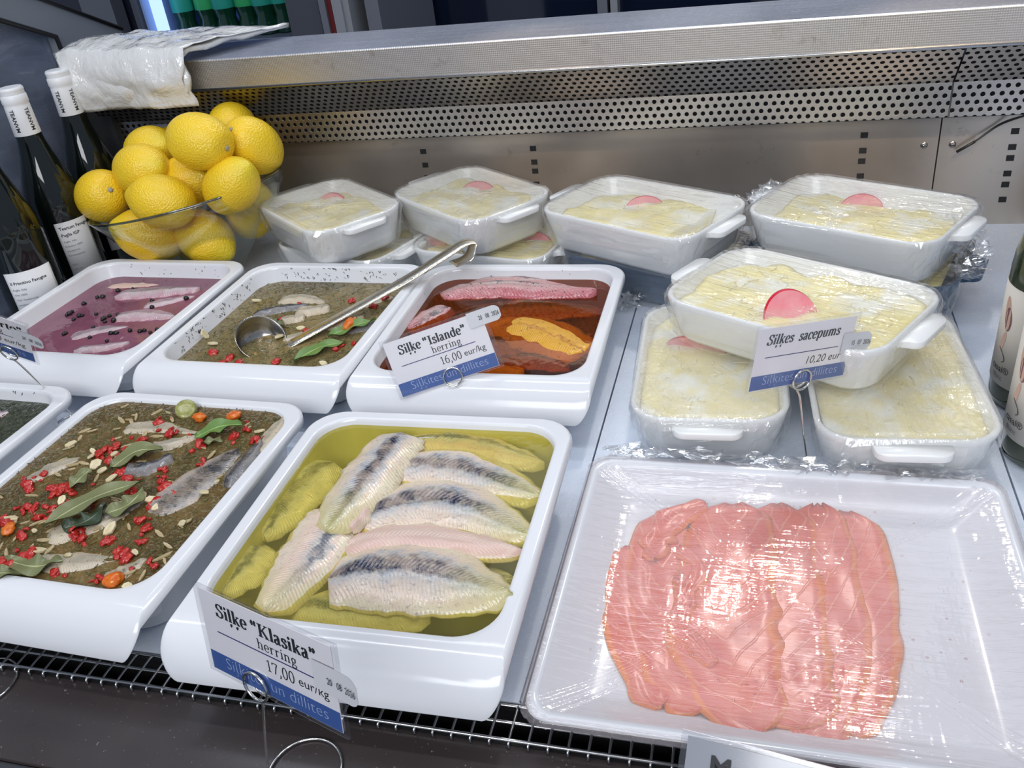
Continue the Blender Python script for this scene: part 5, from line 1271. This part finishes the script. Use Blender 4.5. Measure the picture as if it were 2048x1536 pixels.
GL = {
 'S': (0.56, [[(.46, .50), (.44, .60), (.36, .67), (.25, .68), (.14, .62), (.11, .52), (.16, .43), (.28, .36), (.40, .29), (.46, .19), (.43, .08), (.33, .0), (.21, -.01), (.10, .05), (.06, .18)], [(.47, .68), (.465, .48)], [(.065, .0), (.06, .2)]]),
 'i': (0.28, [[(.14, .0), (.14, .46)], serif(.14, .018), ('s', .03, .14, .44), ('d', .14, .62, .075)]),
 'l': (0.28, [[(.14, .0), (.14, .69)], serif(.14, .018), ('s', .03, .14, .67)]),
 'k': (0.56, [[(.14, .0), (.14, .69)], serif(.14, .018), ('s', .03, .14, .67), [(.44, .44), (.18, .20)], [(.25, .27), (.44, .01)], serif(.43, .018, .2), serif(.42, .445, .2)]),
 'e': (0.46, [[(.07, .24), (.39, .24)], arc(.23, .23, .17, .24, 5, 320)]),
 'K': (0.74, [[(.17, .0), (.17, .67)], serif(.17, .018, .3), serif(.17, .65, .3), [(.58, .65), (.22, .28)], [(.31, .38), (.60, .02)], serif(.58, .018, .26), serif(.57, .65, .24)]),
 'I': (0.40, [[(.20, .0), (.20, .67)], serif(.20, .018, .32), serif(.20, .65, .32)]),
 'a': (0.48, [[(.09, .36), (.12, .43), (.21, .46), (.29, .43), (.32, .34), (.32, .10), (.36, .02), (.44, .03)], [(.32, .28), (.18, .24), (.09, .17), (.08, .08), (.14, .0), (.23, .02), (.32, .10)]]),
 's': (0.40, [[(.32, .33), (.29, .43), (.19, .46), (.10, .41), (.09, .33), (.16, .27), (.27, .21), (.33, .13), (.29, .03), (.19, -.01), (.09, .02), (.07, .12)]]),
 'n': (0.56, [[(.13, .0), (.13, .46)], serif(.13, .018, .2), ('s', .02, .13, .44), [(.13, .33), (.20, .43), (.29, .46), (.37, .42), (.40, .33), (.40, .0)], serif(.40, .018, .2)]),
 'd': (0.56, [[(.40, .0), (.40, .69)], ('s', .30, .40, .67), ('s', .40, .50, .018), arc(.24, .23, .16, .24, 40, 320)]),
 'c': (0.44, [[(.36, .33)] + arc(.23, .23, .16, .24, 50, 320)]),
 'p': (0.56, [[(.14, -.20), (.14, .46)], serif(.14, -.19, .2), ('s', .03, .14, .44), arc(.30, .23, .16, .24, 140, -140)]),
 'u': (0.56, [[(.13, .46), (.13, .12), (.18, .02), (.27, .0), (.35, .05), (.40, .13)], [(.40, .0), (.40, .46)], ('s', .02, .13, .44), ('s', .30, .40, .44), ('s', .40, .50, .018)]),
 'm': (0.84, [[(.13, .0), (.13, .46)], serif(.13, .018, .18), ('s', .02, .13, .44), [(.13, .33), (.20, .43), (.28, .46), (.36, .42), (.40, .33), (.40, .0)], serif(.40, .018, .18), [(.40, .33), (.47, .43), (.55, .46), (.63, .42), (.67, .33), (.67, .0)], serif(.67, .018, .18)]),
 'o': (0.50, [arc(.25, .23, .18, .24, 0, 360, 22)]),
 'r': (0.42, [[(.13, .0), (.13, .46)], serif(.13, .018, .2), ('s', .02, .13, .44), [(.13, .30), (.20, .42), (.30, .45)], ('d', .33, .42, .05)]),
 't': (0.34, [[(.15, .60), (.15, .10), (.19, .02), (.29, .04)], ('s', .03, .29, .44)]),
 'h': (0.56, [[(.13, .0), (.13, .69)], serif(.13, .018, .2), ('s', .02, .13, .67), [(.13, .33), (.20, .43), (.29, .46), (.37, .42), (.40, .33), (.40, .0)], serif(.40, .018, .2)]),
 'g': (0.48, [arc(.22, .30, .13, .16, 0, 360, 18), [(.33, .40), (.42, .44)], [(.15, .16), (.10, .09), (.16, .03), (.32, .01), (.40, -.06), (.36, -.17), (.20, -.20), (.07, -.16), (.07, -.06), (.15, .0)]]),
 '1': (0.46, [[(.24, .0), (.24, .66)], serif(.24, .018, .24), [(.24, .66), (.11, .57)]]),
 '6': (0.50, [arc(.25, .20, .17, .21, 0, 360, 20), [(.08, .22), (.11, .45), (.22, .60), (.38, .67)]]),
 '7': (0.50, [[(.06, .52), (.08, .64)], ('s', .08, .44, .64), [(.44, .64), (.32, .38), (.22, .0)]]),
 '0': (0.50, [arc(.25, .33, .17, .34, 0, 360, 22)]),
 ',': (0.26, [('d', .13, .05, .055), [(.16, .04), (.14, -.06), (.07, -.13)]]),
 '\u201c': (0.46, [('d', .12, .49, .068), [(.09, .50), (.10, .60), (.17, .67)], ('d', .31, .49, .068), [(.28, .50), (.29, .60), (.36, .67)]]),
 '\u201d': (0.46, [('d', .13, .62, .068), [(.16, .62), (.15, .52), (.08, .45)], ('d', .32, .62, .068), [(.35, .62), (.34, .52), (.27, .45)]]),
 'P': (0.60, [[(.17, .0), (.17, .67)], serif(.17, .018, .3), ('s', .03, .17, .65), [(.17, .65), (.34, .65), (.47, .60), (.50, .49), (.46, .38), (.34, .33), (.18, .33)]]),
 ' ': (0.26, []),
}
def serif_text(name, text, size, mat, parent, loc, thick=0.165, thin=0.05, shear=0.0, sx=1.0):
    """thick-and-thin lettering drawn stroke by stroke; size = height of one em"""
    bm = bmesh.new(); cx = 0.0; layer = [0]
    def P(x, y):
        return ((x + y * shear) * size * sx, y * size, layer[0] * 2e-6)
    def strip(pts):
        layer[0] += 1
        ws = []; n = len(pts)
        for i in range(n):
            a, e = pts[max(i - 1, 0)], pts[min(i + 1, n - 1)]; dx, dy = e[0] - a[0], e[1] - a[1]; l = math.hypot(dx, dy) or 1
            w = thin + (thick - thin) * (abs(dy) / l) ** 1.4
            if n == 2 and dx * dy > 0 and abs(dx) > 0.1: w = thin + (thick - thin) * 0.15
            ws.append((-dy / l * w / 2, dx / l * w / 2))
        vs = [(bm.verts.new(P(cx + p[0] + q[0], p[1] + q[1])), bm.verts.new(P(cx + p[0] - q[0], p[1] - q[1]))) for p, q in zip(pts, ws)]
        for a, e in zip(vs, vs[1:]): bm.faces.new((a[0], a[1], e[1], e[0]))
    for ch in text:
        base = {'\u013c': 'l', '\u0137': 'k'}.get(ch, ch)
        adv, st = GL[base]
        for s in st:
            if s[0] == 's': strip([(s[1], s[3]), (s[2], s[3])])
            elif s[0] == 'd':
                layer[0] += 1; k = (thick + 0.06) / 0.205
                bm.faces.new([bm.verts.new(P(cx + s[1] + s[3] * k * math.cos(i * math.pi / 5), s[2] + s[3] * k * math.sin(i * math.pi / 5))) for i in range(10)])
            else: strip(s)
        if base != ch: layer[0] += 1; strip([(adv / 2 + x, y) for x, y in COMMA[0]])
        cx += adv
    obj.recalc = False
    o = obj(name, bm, mat, parent, False); obj.recalc = True; o.location = loc; return o, cx * size * sx

# ------------------------------------------------------------------ price cards on wire stands
SC = 'Si\u013c\u0137ites un dillites'
def card(label, pos, B, title, sub, price, unit, date, sticker, italic=False, w=0.100, h=0.056, tshift=0.0, sub_x=0.055, tsize=0.0118, twidth=0.071):
    t = bpy.data.objects.new('price_card', None); COL.objects.link(t); t.empty_display_size = 0.02
    M = Matrix((B[0], B[1], B[2])).transposed() if False else Matrix(B)
    t.matrix_world = Matrix.Translation(pos) @ M.to_4x4() @ Matrix.Translation((0, -h / 2, 0))
    tag(t, label, 'price card', 'price cards on wire stands')
    x0 = -w / 2
    obj('paper', bbox(x0 + 0.003, -x0 - 0.004, 0.0018, h - 0.0028, -0.0004, 0.0), M_PAPER, t, False)
    obj('sleeve', bbox(x0, -x0, 0, h, -0.0009, 0.0007, 0.0003, 1), M_SLEEVE, t, False)
    zt = 0.00085
    obj('blue_band', bbox(x0 + 0.0032, -x0 - 0.0042, 0.0020, 0.0142, 0.00002, 0.00008), M_BAND, t, False)
    font_obj('band_lettering', SC, 0.0105, M_PALEINK, t, (x0 + 0.014, 0.0060, 0.00012), offset=-0.0002, sx=1.0)
    ti, tw = serif_text('title', title, tsize, M_INK, t, (0, 0, 0), shear=0.18 if italic else 0.0, sx=1.0)
    ti.data.transform(Matrix.Diagonal((twidth / tw, 1, 1, 1)))
    ti.location = (x0 + 0.0145 + tshift, h - 0.0165, 0.0001)
    if sub: serif_text('subtitle', sub, 0.0088, M_INK, t, (x0 + sub_x - 0.012, h - 0.0248, 0.0001), 0.09, 0.045)
    obj('rule', bbox(x0 + 0.0125, x0 + 0.083, h - 0.0274, h - 0.0267, 0.00003, 0.00010), M_RULE, t, False)
    if italic:
        font_obj('price', price + ' ' + unit, 0.0092, M_INK, t, (x0 + 0.052, h - 0.0378, 0.0001), shear=0.2)
    else:
        serif_text('price', price, 0.0104, M_INK, t, (x0 + 0.047, h - 0.0372, 0.0001), 0.085, 0.05, sx=0.88)
        font_obj('price_unit', unit, 0.0080, M_INK, t, (x0 + 0.0695, h - 0.0365, 0.0001))
    # date sticker wrapped on the right edge, its free end curling forward
    sx0, sy0, sl, shh, curl = sticker
    bm = bmesh.new(); n = 16; hh = shh / 2; rows = []
    for i in range(n + 1):
        u = i / n; x = sx0 + sl * u; k = max(0, (x - (w / 2 - 0.006)) / (sl)); z = 0.0010 + curl * k * k
        hs = hh * (1 if u < 0.8 else math.sqrt(max(0.05, 1 - ((u - 0.8) / 0.2) ** 2 * 0.75)))
        rows.append(((x, sy0 - hs, z), (x, sy0 + hs, z)))
    for off in (0, -0.00012):
        vs = [[bm.verts.new((p[0], p[1], p[2] + off)) for p in r] for r in rows]
        for a, e in zip(vs, vs[1:]): bm.faces.new((a[0], e[0], e[1], a[1]))
    st = obj('date_sticker', bm, plain('date_sticker', (0.60, 0.60, 0.62), 0.4), t)
    for k, (txt, u) in enumerate(zip(date, (0.42, 0.64, 0.83))):
        x = sx0 + sl * u; kk = max(0, (x - (w / 2 - 0.006)) / sl)
        f = font_obj('date_print', txt, 0.0056, M_INK, st, (x - 0.003, sy0 - 0.002, 0.0013 + curl * kk * kk + 0.0003), sx=0.62)
        f.rotation_euler = (0, -math.atan(2 * curl * kk / sl) * 0.9, 0)
    return t
def stand(label, t, xl, base, ring_r=0.0085, base_r=0.022, base_ang=(20, 380), wire=0.00085, base_z=0.0011):
    """wire clip: coil holding the card, stem, round foot"""
    M = t.matrix_world
    cpt = M @ Vector((xl, 0.0055, 0.0022)); cb = M @ Vector((xl, 0.0055, -0.0022))
    ax = (M.to_3x3() @ Vector((1, 0, 0))).normalized(); ay = (M.to_3x3() @ Vector((0, 1, 0))).normalized()
    h = bpy.data.objects.new('card_stand', None); COL.objects.link(h); h.location = (base[0], base[1], base_z - wire)
    tag(h, label, 'card stand', 'wire card stands')
    o0 = h.location
    bm = bmesh.new()
    for c in (cpt, cb):
        tube(bm, [c + ax * ring_r * math.cos(a) + ay * ring_r * math.sin(a) - o0 for a in [2 * math.pi * i / 28 for i in range(28)]], wire, 7, True)
    obj('clip_coil', bm, M_WIRE, h)
    low = (cpt + cb) / 2 - ay * (ring_r + 0.0004)
    foot = Vector((base[0], base[1], base_z))
    e0 = foot + Vector((base_r * math.cos(math.radians(base_ang[0])), base_r * math.sin(math.radians(base_ang[0])), 0))
    bm = bmesh.new(); tube(bm, [p - o0 for p in spline([cpt - ay * ring_r, low - ay * 0.002, low.lerp(e0, 0.12) + ax * 0.0008, low.lerp(e0, 0.55), low.lerp(e0, 0.96), e0], 8)], wire, 7); obj('stem', bm, M_WIRE, h)
    bm = bmesh.new(); tube(bm, [foot - o0 + Vector((base_r * math.cos(math.radians(a)), base_r * math.sin(math.radians(a)), 0)) for a in [base_ang[0] + (base_ang[1] - base_ang[0]) * i / 48 for i in range(49)]], wire, 7); obj('foot_ring', bm, M_WIRE, h)
    return h
cI = card('tilted price card for 16,00 standing in front of the spiced oil tray', (-0.0399, 0.0482, 0.0807), ((0.9298, -0.3042, 0.2070), (0.2855, 0.2448, -0.9225), (0.2300, 0.9169, 0.3145)),
          'Si\u013c\u0137e \u201cIslande\u201d', 'herring', '16,00', 'eur/kg', ('20', '08', '2026'), (0.033, 0.048, 0.030, 0.014, 0.004), twidth=0.064)
cK = card('price card for 17,00 in front of the yellow brine tray', (0.0041, -0.3363, 0.1312), ((0.9506, 0.0249, -0.3095), (-0.3082, 0.1610, -0.9336), (0.0266, 0.9828, 0.1607)),
          'Si\u013c\u0137e \u201cKlasika\u201d', 'herring', '17,00', 'eur/kg', ('20', '08', '2026'), (0.0325, 0.033, 0.029, 0.017, 0.003), tshift=0.0)
cS = card('price card for 10,20 standing between the two lowest wrapped dishes', (0.2658, 0.0251, 0.1054), ((0.7737, 0.1362, 0.6187), (0.6066, 0.1093, -0.7827), (-0.1742, 0.9809, 0.0020)),
          'Si\u013c\u0137es  sacepums', None, '10,20', 'eur', ('15', '07', '2026'), (0.036, 0.031, 0.028, 0.017, 0.003), True, tshift=-0.003, twidth=0.070)
cP = card('price card for 16,00 cut off by the left edge beside the pink marinade', (-0.4477, -0.0289, 0.1394), ((0.9209, 0.3888, -0.0266), (0.0702, -0.2324, -0.9662), (-0.3819, 0.8880, -0.2413)),
          'Si\u013c\u0137e \u201cPorto\u201d', 'herring', '16,00', 'eur/kg', ('20', '08', '2026'), (0.031, 0.036, 0.030, 0.015, 0.003), tshift=0.006)

# the card in front of the salmon: grey paper in a wide clear sleeve
t = bpy.data.objects.new('price_card', None); COL.objects.link(t)
Bm = Matrix(((0.9770, 0.0761, -0.1991), (-0.1972, 0.6681, -0.7122), (0.0788, 0.7351, 0.6678)))
t.matrix_world = Matrix.Translation((0.2465, -0.3049, 0.0250)) @ Bm.to_4x4() @ Matrix.Translation((0, -0.028, 0))
tag(t, 'grey price card in front of the salmon plate, mostly below the picture', 'price card', 'price cards on wire stands')
obj('paper', bbox(-0.0465, 0.0465, 0.002, 0.0530, -0.0004, 0.0), M_PAPER_GREY, t, False)
obj('sleeve', bbox(-0.050, 0.050, 0, 0.056, -0.0009, 0.0007, 0.0003, 1), M_SLEEVE, t, False)
font_obj('title', 'Maz', 0.0140, M_INK, t, (-0.0335, 0.0365, 0.0009), offset=0.0004, sx=1.1)
obj('blue_band', bbox(-0.0465, 0.0465, 0.0022, 0.0140, 0.00002, 0.00008), M_BAND, t, False)
cM = t
S_I = stand('wire stand holding the tilted 16,00 card between the back and front trays', cI, 0.003, (-0.026, 0.006), 0.0085, 0.012)
S_K = stand('wire stand holding the 17,00 card on the dark front ledge', cK, -0.012, (-0.0235, -0.3095), 0.0085, 0.0225, (195, 555), base_z=-0.0040)
S_S = stand('wire stand holding the 10,20 card between the lowest dishes', cS, 0.002, (0.2640, 0.0130), 0.0085, 0.011, (0, 360))
S_P = stand('wire stand holding the 16,00 card at the left edge', cP, 0.022, (-0.455, 0.022), 0.0085, 0.011)
# foot of one more stand at the left edge of the front ledge
p = at(-25, 1358, -0.004)
h = bpy.data.objects.new('card_stand', None); COL.objects.link(h); h.location = (p.x, p.y - 0.004, -0.0052)
tag(h, 'wire stand cut off by the left edge, round foot on the front ledge', 'card stand', 'wire card stands')
bm = bmesh.new(); tube(bm, [Vector((0.0225 * math.cos(2 * math.pi * i / 48), 0.0225 * math.sin(2 * math.pi * i / 48), 0.0012)) for i in range(48)], 0.00085, 7, True); obj('foot_ring', bm, M_WIRE, h)
bm = bmesh.new(); tube(bm, [(-0.0225, 0, 0.0012), (-0.024, 0, 0.05), (-0.03, 0, 0.10)], 0.00085, 7); obj('stem', bm, M_WIRE, h)

# ------------------------------------------------------------------ wine bottles
def bend_text(name, text, size, mat, parent, radius, ang, z, turned=False, weight=0.0, align='CENTER', sx=1.0):
    """lettering wrapped round a bottle: along its girth, or up its height when turned"""
    c = bpy.data.curves.new(name, 'FONT'); c.body = text; c.size = size; c.align_x = align; c.align_y = 'CENTER'; c.offset = weight; c.resolution_u = 2
    tmp = bpy.data.objects.new(name, c); COL.objects.link(tmp); bpy.context.view_layer.update()
    me = bpy.data.meshes.new_from_object(tmp.evaluated_get(bpy.context.evaluated_depsgraph_get()))
    bpy.data.objects.remove(tmp); bpy.data.curves.remove(c)
    for v in me.vertices:
        x, y = v.co.x * sx, v.co.y
        if turned: x, y = y, -x
        a = ang + x / radius
        v.co = Vector((radius * math.cos(a), radius * math.sin(a), z + y))
    me.materials.clear(); me.materials.append(mat)
    o = bpy.data.objects.new(name, me); COL.objects.link(o); o.parent = parent; return o
def wrap_patch(b, r, a0, a1, z0, z1, n=14):
    lo = [[b.verts.new(((r + o) * math.cos(a0 + (a1 - a0) * i / n), (r + o) * math.sin(a0 + (a1 - a0) * i / n), z)) for i in range(n + 1)] for o in (0, 0.0003) for z in (z0, z1)]
    for i in range(n):
        b.faces.new((lo[0][i], lo[1][i], lo[1][i + 1], lo[0][i + 1])); b.faces.new((lo[2][i], lo[2][i + 1], lo[3][i + 1], lo[3][i]))
        b.faces.new((lo[0][i], lo[0][i + 1], lo[2][i + 1], lo[2][i])); b.faces.new((lo[1][i], lo[3][i], lo[3][i + 1], lo[1][i + 1]))
    for i in (0, n): b.faces.new((lo[0][i], lo[2][i], lo[3][i], lo[1][i]))
M_GREYINK = plain('grey_print', (0.14, 0.14, 0.16), 0.6)
def bottle(label, x, y, h, r, glass, group, cap=True, back=None, front=None, rotz=0.0):
    t = thing('wine_bottle', label, 'bottle', (x, y, 0.0004), (0, 0, 0), group)
    k = h / 0.273
    prof = [(0.0, 0.008 * k), (r * 0.6, 0.003 * k), (r * 0.86, 0.0), (r * 0.97, 0.003 * k), (r, 0.009 * k), (r, 0.122 * k), (r * 0.97, 0.136 * k), (r * 0.87, 0.152 * k), (r * 0.72, 0.170 * k), (r * 0.56, 0.189 * k), (r * 0.445, 0.208 * k), (r * 0.40, 0.222 * k), (r * 0.385, 0.262 * k), (0.0, 0.262 * k)]
    P = []
    for i in range(len(prof) - 1):
        P.append(prof[i])
        if i >= 5 and i < 12: P += [tuple(v) [:2] for v in []]
    P.append(prof[-1])
    o = obj('bottle_body', lathe(P, 48, False, False), glass, t); sharp(o, 60)
    if cap:
        rc = r * 0.40
        cp = [(0.0, 0.273 * k), (rc * 0.92, 0.273 * k), (rc * 1.0, 0.2715 * k), (rc * 1.02, 0.2690 * k), (rc * 0.97, 0.2675 * k), (rc * 1.0, 0.266 * k), (rc * 0.97, 0.2645 * k), (rc * 1.06, 0.263 * k), (rc * 1.07, 0.2545 * k), (rc * 1.0, 0.2525 * k), (rc * 1.03, 0.251 * k), (rc * 1.06, 0.232 * k), (rc * 1.10, 0.2155 * k), (rc * 1.045, 0.2153 * k)]
        c = obj('capsule', lathe(cp, 40, False, False), M_CAP, t); sharp(c, 50)
        face = math.atan2(CAM_POS.y - y, CAM_POS.x - x)
        for da in (-0.62, 0.55):
            bend_text('capsule_lettering', 'TEANVM', 0.0072, M_INK, c, rc * 1.10, face + da, 0.2345 * k, True, 0.00008)
    if back:
        ang, wid, z0, z1, lines = back
        a0 = math.atan2(CAM_POS.y - y, CAM_POS.x - x) + ang
        b = bmesh.new(); wrap_patch(b, r + 0.0003, a0 - wid / 2 / r, a0 + wid / 2 / r, z0, z1)
        lb = obj('back_label', b, M_LABEL, t)
        zz = z1 - 0.008
        for s, size, dark in lines:
            if s: bend_text('label_print', s, size, M_INK if dark else M_GREYINK, lb, r + 0.0008, a0 - wid / 2 / r + 0.10, zz, False, 0.0001 if dark else 0.0, 'LEFT')
            zz -= size * 1.35 + (0.001 if dark else 0.0016)
    return t
gB = 'dark wine bottles at the left'
LN = [('Teanum Favugne', 0.0060, True), ('Puglia IGP', 0.0058, True), ('Puglia, Italy', 0.0036, False), ('Primitivo 100%', 0.0036, False), ('Vendemmia', 0.0034, False), ('Fermentazione', 0.0034, False), ('', 0.004, False), ('0,75 l', 0.0034, False), ('13% vol', 0.0034, False)]
b3 = bottle('dark wine bottle with white capsule nearest the lemon bowl', -0.6750, 0.4300, 0.273, 0.0365, M_DARKGLASS, gB, back=(0.25, 0.044, 0.030, 0.106, LN))
b2 = bottle('dark wine bottle with white capsule second from the lemon bowl', -0.6700, 0.3380, 0.273, 0.0365, M_DARKGLASS, gB, back=(0.28, 0.044, 0.030, 0.106, LN))
b1 = bottle('dark wine bottle cut off by the left edge, label low beside the pink marinade tray', -0.6640, 0.2450, 0.273, 0.0365, M_DARKGLASS, gB,
            back=(0.02, 0.058, 0.020, 0.080, [('', 0.003, False), ('Il Primitivo Favugne', 0.0056, True), ('Puglia, Italy', 0.0038, False), ('Uve 100%', 0.0038, False), ('Ved. Vendemmia', 0.0038, False), ('prodotto e imbottigliato', 0.0036, False)]))
M_GREENGLASS = plain('green_bottle_glass', (0.028, 0.040, 0.016), 0.05, spec=0.8)
M_ART = plain('label_art_plum', (0.22, 0.10, 0.12), 0.6); M_ARTP = plain('label_art_peach', (0.66, 0.42, 0.33), 0.6)
def art_bottle(label, x, y):
    t = bottle(label, x, y, 0.275, 0.0370, M_GREENGLASS, 'green wine bottles at the right edge', cap=False)
    face = math.atan2(CAM_POS.y - y, CAM_POS.x - x)
    b = bmesh.new(); wrap_patch(b, 0.0373, face - 1.75, face + 0.9, 0.022, 0.112, 30); lb = obj('front_label', b, M_LABELCREAM, t)
    def spotshape(nm, mat, da, z, ra, rz, tilt=0.0, n=20):
        b = bmesh.new(); vs = []
        for i in range(n):
            a = 2 * math.pi * i / n; u, w_ = ra * math.cos(a), rz * math.sin(a); u, w_ = u * math.cos(tilt) - w_ * math.sin(tilt), u * math.sin(tilt) + w_ * math.cos(tilt)
            aa = face + da + u / 0.0378; vs.append(b.verts.new((0.0379 * math.cos(aa), 0.0379 * math.sin(aa), z + w_)))
        b.faces.new(vs); return obj(nm, b, mat, lb)
    spotshape('label_picture', M_ARTP, -0.98, 0.088, 0.004, 0.015, 0.15); spotshape('label_picture', M_ART, -0.93, 0.083, 0.0045, 0.0105, 0.1)
    spotshape('label_picture', M_ARTP, -0.97, 0.062, 0.0025, 0.010, -0.2)
    b = bmesh.new(); c = spline([Vector((math.cos(face - 0.95 + u / .0378) * .0381, math.sin(face - 0.95 + u / .0378) * .0381, z)) for u, z in ((-.003, .056), (.004, .050), (.0055, .046), (.003, .044))], 6)
    tube(b, c, 0.0003, 4); obj('label_picture', b, M_INK, lb)
    bend_text('label_lettering', 'casal\u00ae', 0.0085, M_INK, lb, 0.0379, face - 0.92, 0.037, False, 0.0, 'CENTER')
    bend_text('label_lettering', 'Blanc', 0.0060, M_GREYINK, lb, 0.0379, face - 0.94, 0.029, False, 0.0, 'CENTER')
    return t
art_bottle('green wine bottle with cream label at the right edge, farther from the viewer', 0.4650, 0.1400)
art_bottle('green wine bottle with cream label at the right edge, nearer to the viewer', 0.4600, 0.0580)

# ------------------------------------------------------------------ white carrier bags folded over the left end of the shelf
def m_bag():
    g = G('white_carrier_film'); v = g.co()
    n1 = g.noise(g.mapped(v, (1, 1, 1)), 26, 4, 0.6, 0.8); n2 = g.noise(g.mapped(v, (60, 20, 30), (0.3, 0.2, 0.8)), 1.0, 3, 0.6, 0.5)
    nb = g.bump(g.math('ADD', n1, g.math('MULTIPLY', n2, 0.5)), 0.5, 0.008)
    d = g.n('BsdfDiffuse', {'Color': (0.80, 0.79, 0.76), 'Normal': nb}).outputs[0]
    tr = g.n('BsdfTranslucent', {'Color': (0.85, 0.84, 0.80), 'Normal': nb}).outputs[0]
    base = g.n('MixShader', {0: 0.12, 1: d, 2: tr}).outputs[0]
    fr = g.n('Fresnel', {'IOR': 1.5, 'Normal': nb}).outputs[0]
    gl = g.n('BsdfGlossy', {'Color': (1, 1, 1), 'Roughness': 0.10, 'Normal': nb}).outputs[0]
    return g.done(g.n('MixShader', {0: g.math('ADD', fr, 0.08), 1: base, 2: gl}).outputs[0])
M_BAG = m_bag()
bg = thing('carrier_bags', 'stack of white plastic carrier bags draped over the left end of the steel shelf', 'plastic bag', (-0.58, 0.52, 0.266))
bo = Vector((-0.58, 0.52, 0.266))
# outline: rows run from the shelf top over the lip and down; columns from left to right
xA, xB = at_y(150, 205, YL - 0.012).x, at_y(404, 205, YL - 0.012).x
zlow = at_y(280, 213, YL - 0.012).z
rows = []
tipR = at(522, 68, 0.268); tipL = at(240, 62, 0.285)
def bag_sheet(off, seed, shrink=0.0):
    bm = bmesh.new(); K, N = 34, 30; grid = []
    for j in range(N + 1):
        s = j / N; row = []
        for k in range(K + 1):
            u = k / K; xl = xA + (xB - xA) * u
            if s < 0.42:      # hanging front
                f = s / 0.42; z = zlow + shrink + (0.272 - zlow - shrink) * f; y = YL - 0.012 - off - 0.010 * math.sin(f * 2.4) - 0.006 * (1 - f) * math.sin(u * 9 + seed)
                x = xl + 0.010 * (1 - f) * (u - 0.5) * 0 + (0.004 * math.sin(f * 7 + seed) if k in (0, K) else 0)
                if u < 0.12: x += 0.012 * f * f * (1 - u / 0.12)
            else:             # on the shelf, narrowing towards the back, a long corner to the right
                f = (s - 0.42) / 0.58; y = YL - 0.012 - off + 0.125 * f + 0.02 * f * u; z = 0.272 + off * 0.8 + 0.016 * math.sin(math.pi * min(1, 0.12 + f * 0.80)) * (0.75 + 0.25 * math.sin(u * 5 + seed)) * (1 - 0.85 * u ** 3)
                reach = 0.075 * max(0, f) ** 1.2
                x = xl + reach * u ** 1.5 + 0.022 * f * (1 - u)
            wr = 0.0036 * (vnoise(u * 6 + s * 5 + seed, s * 7 - u * 2, seed) - 0.5) * 2 + 0.0016 * abs(math.sin(u * 17 + s * 9 + 3 * vnoise(u * 4, s * 4, seed))) + 0.0008 * (vnoise(u * 26 + seed, s * 22, seed + 4) - 0.5) * 2
            if s >= 0.40: z += abs(wr) * 1.3
            else: y -= wr
            row.append(Vector((x, y, max(z, 0.2668 + off * 0.5) if s >= 0.42 else z)) - bo)
        grid.append(row)
    vs = [[bm.verts.new(p) for p in r] for r in grid]
    for j in range(N):
        for k in range(K): bm.faces.new((vs[j][k], vs[j][k + 1], vs[j + 1][k + 1], vs[j + 1][k]))
    return bm
o = obj('top_bag', bag_sheet(0.012, 1.0), M_BAG, bg)
sm = o.modifiers.new('thickness', 'SOLIDIFY'); sm.thickness = 0.0010; sm.offset = -1
o = obj('inner_bags', bag_sheet(0.002, 4.0, 0.003), M_BAG, bg)
sm = o.modifiers.new('thickness', 'SOLIDIFY'); sm.thickness = 0.006; sm.offset = 1
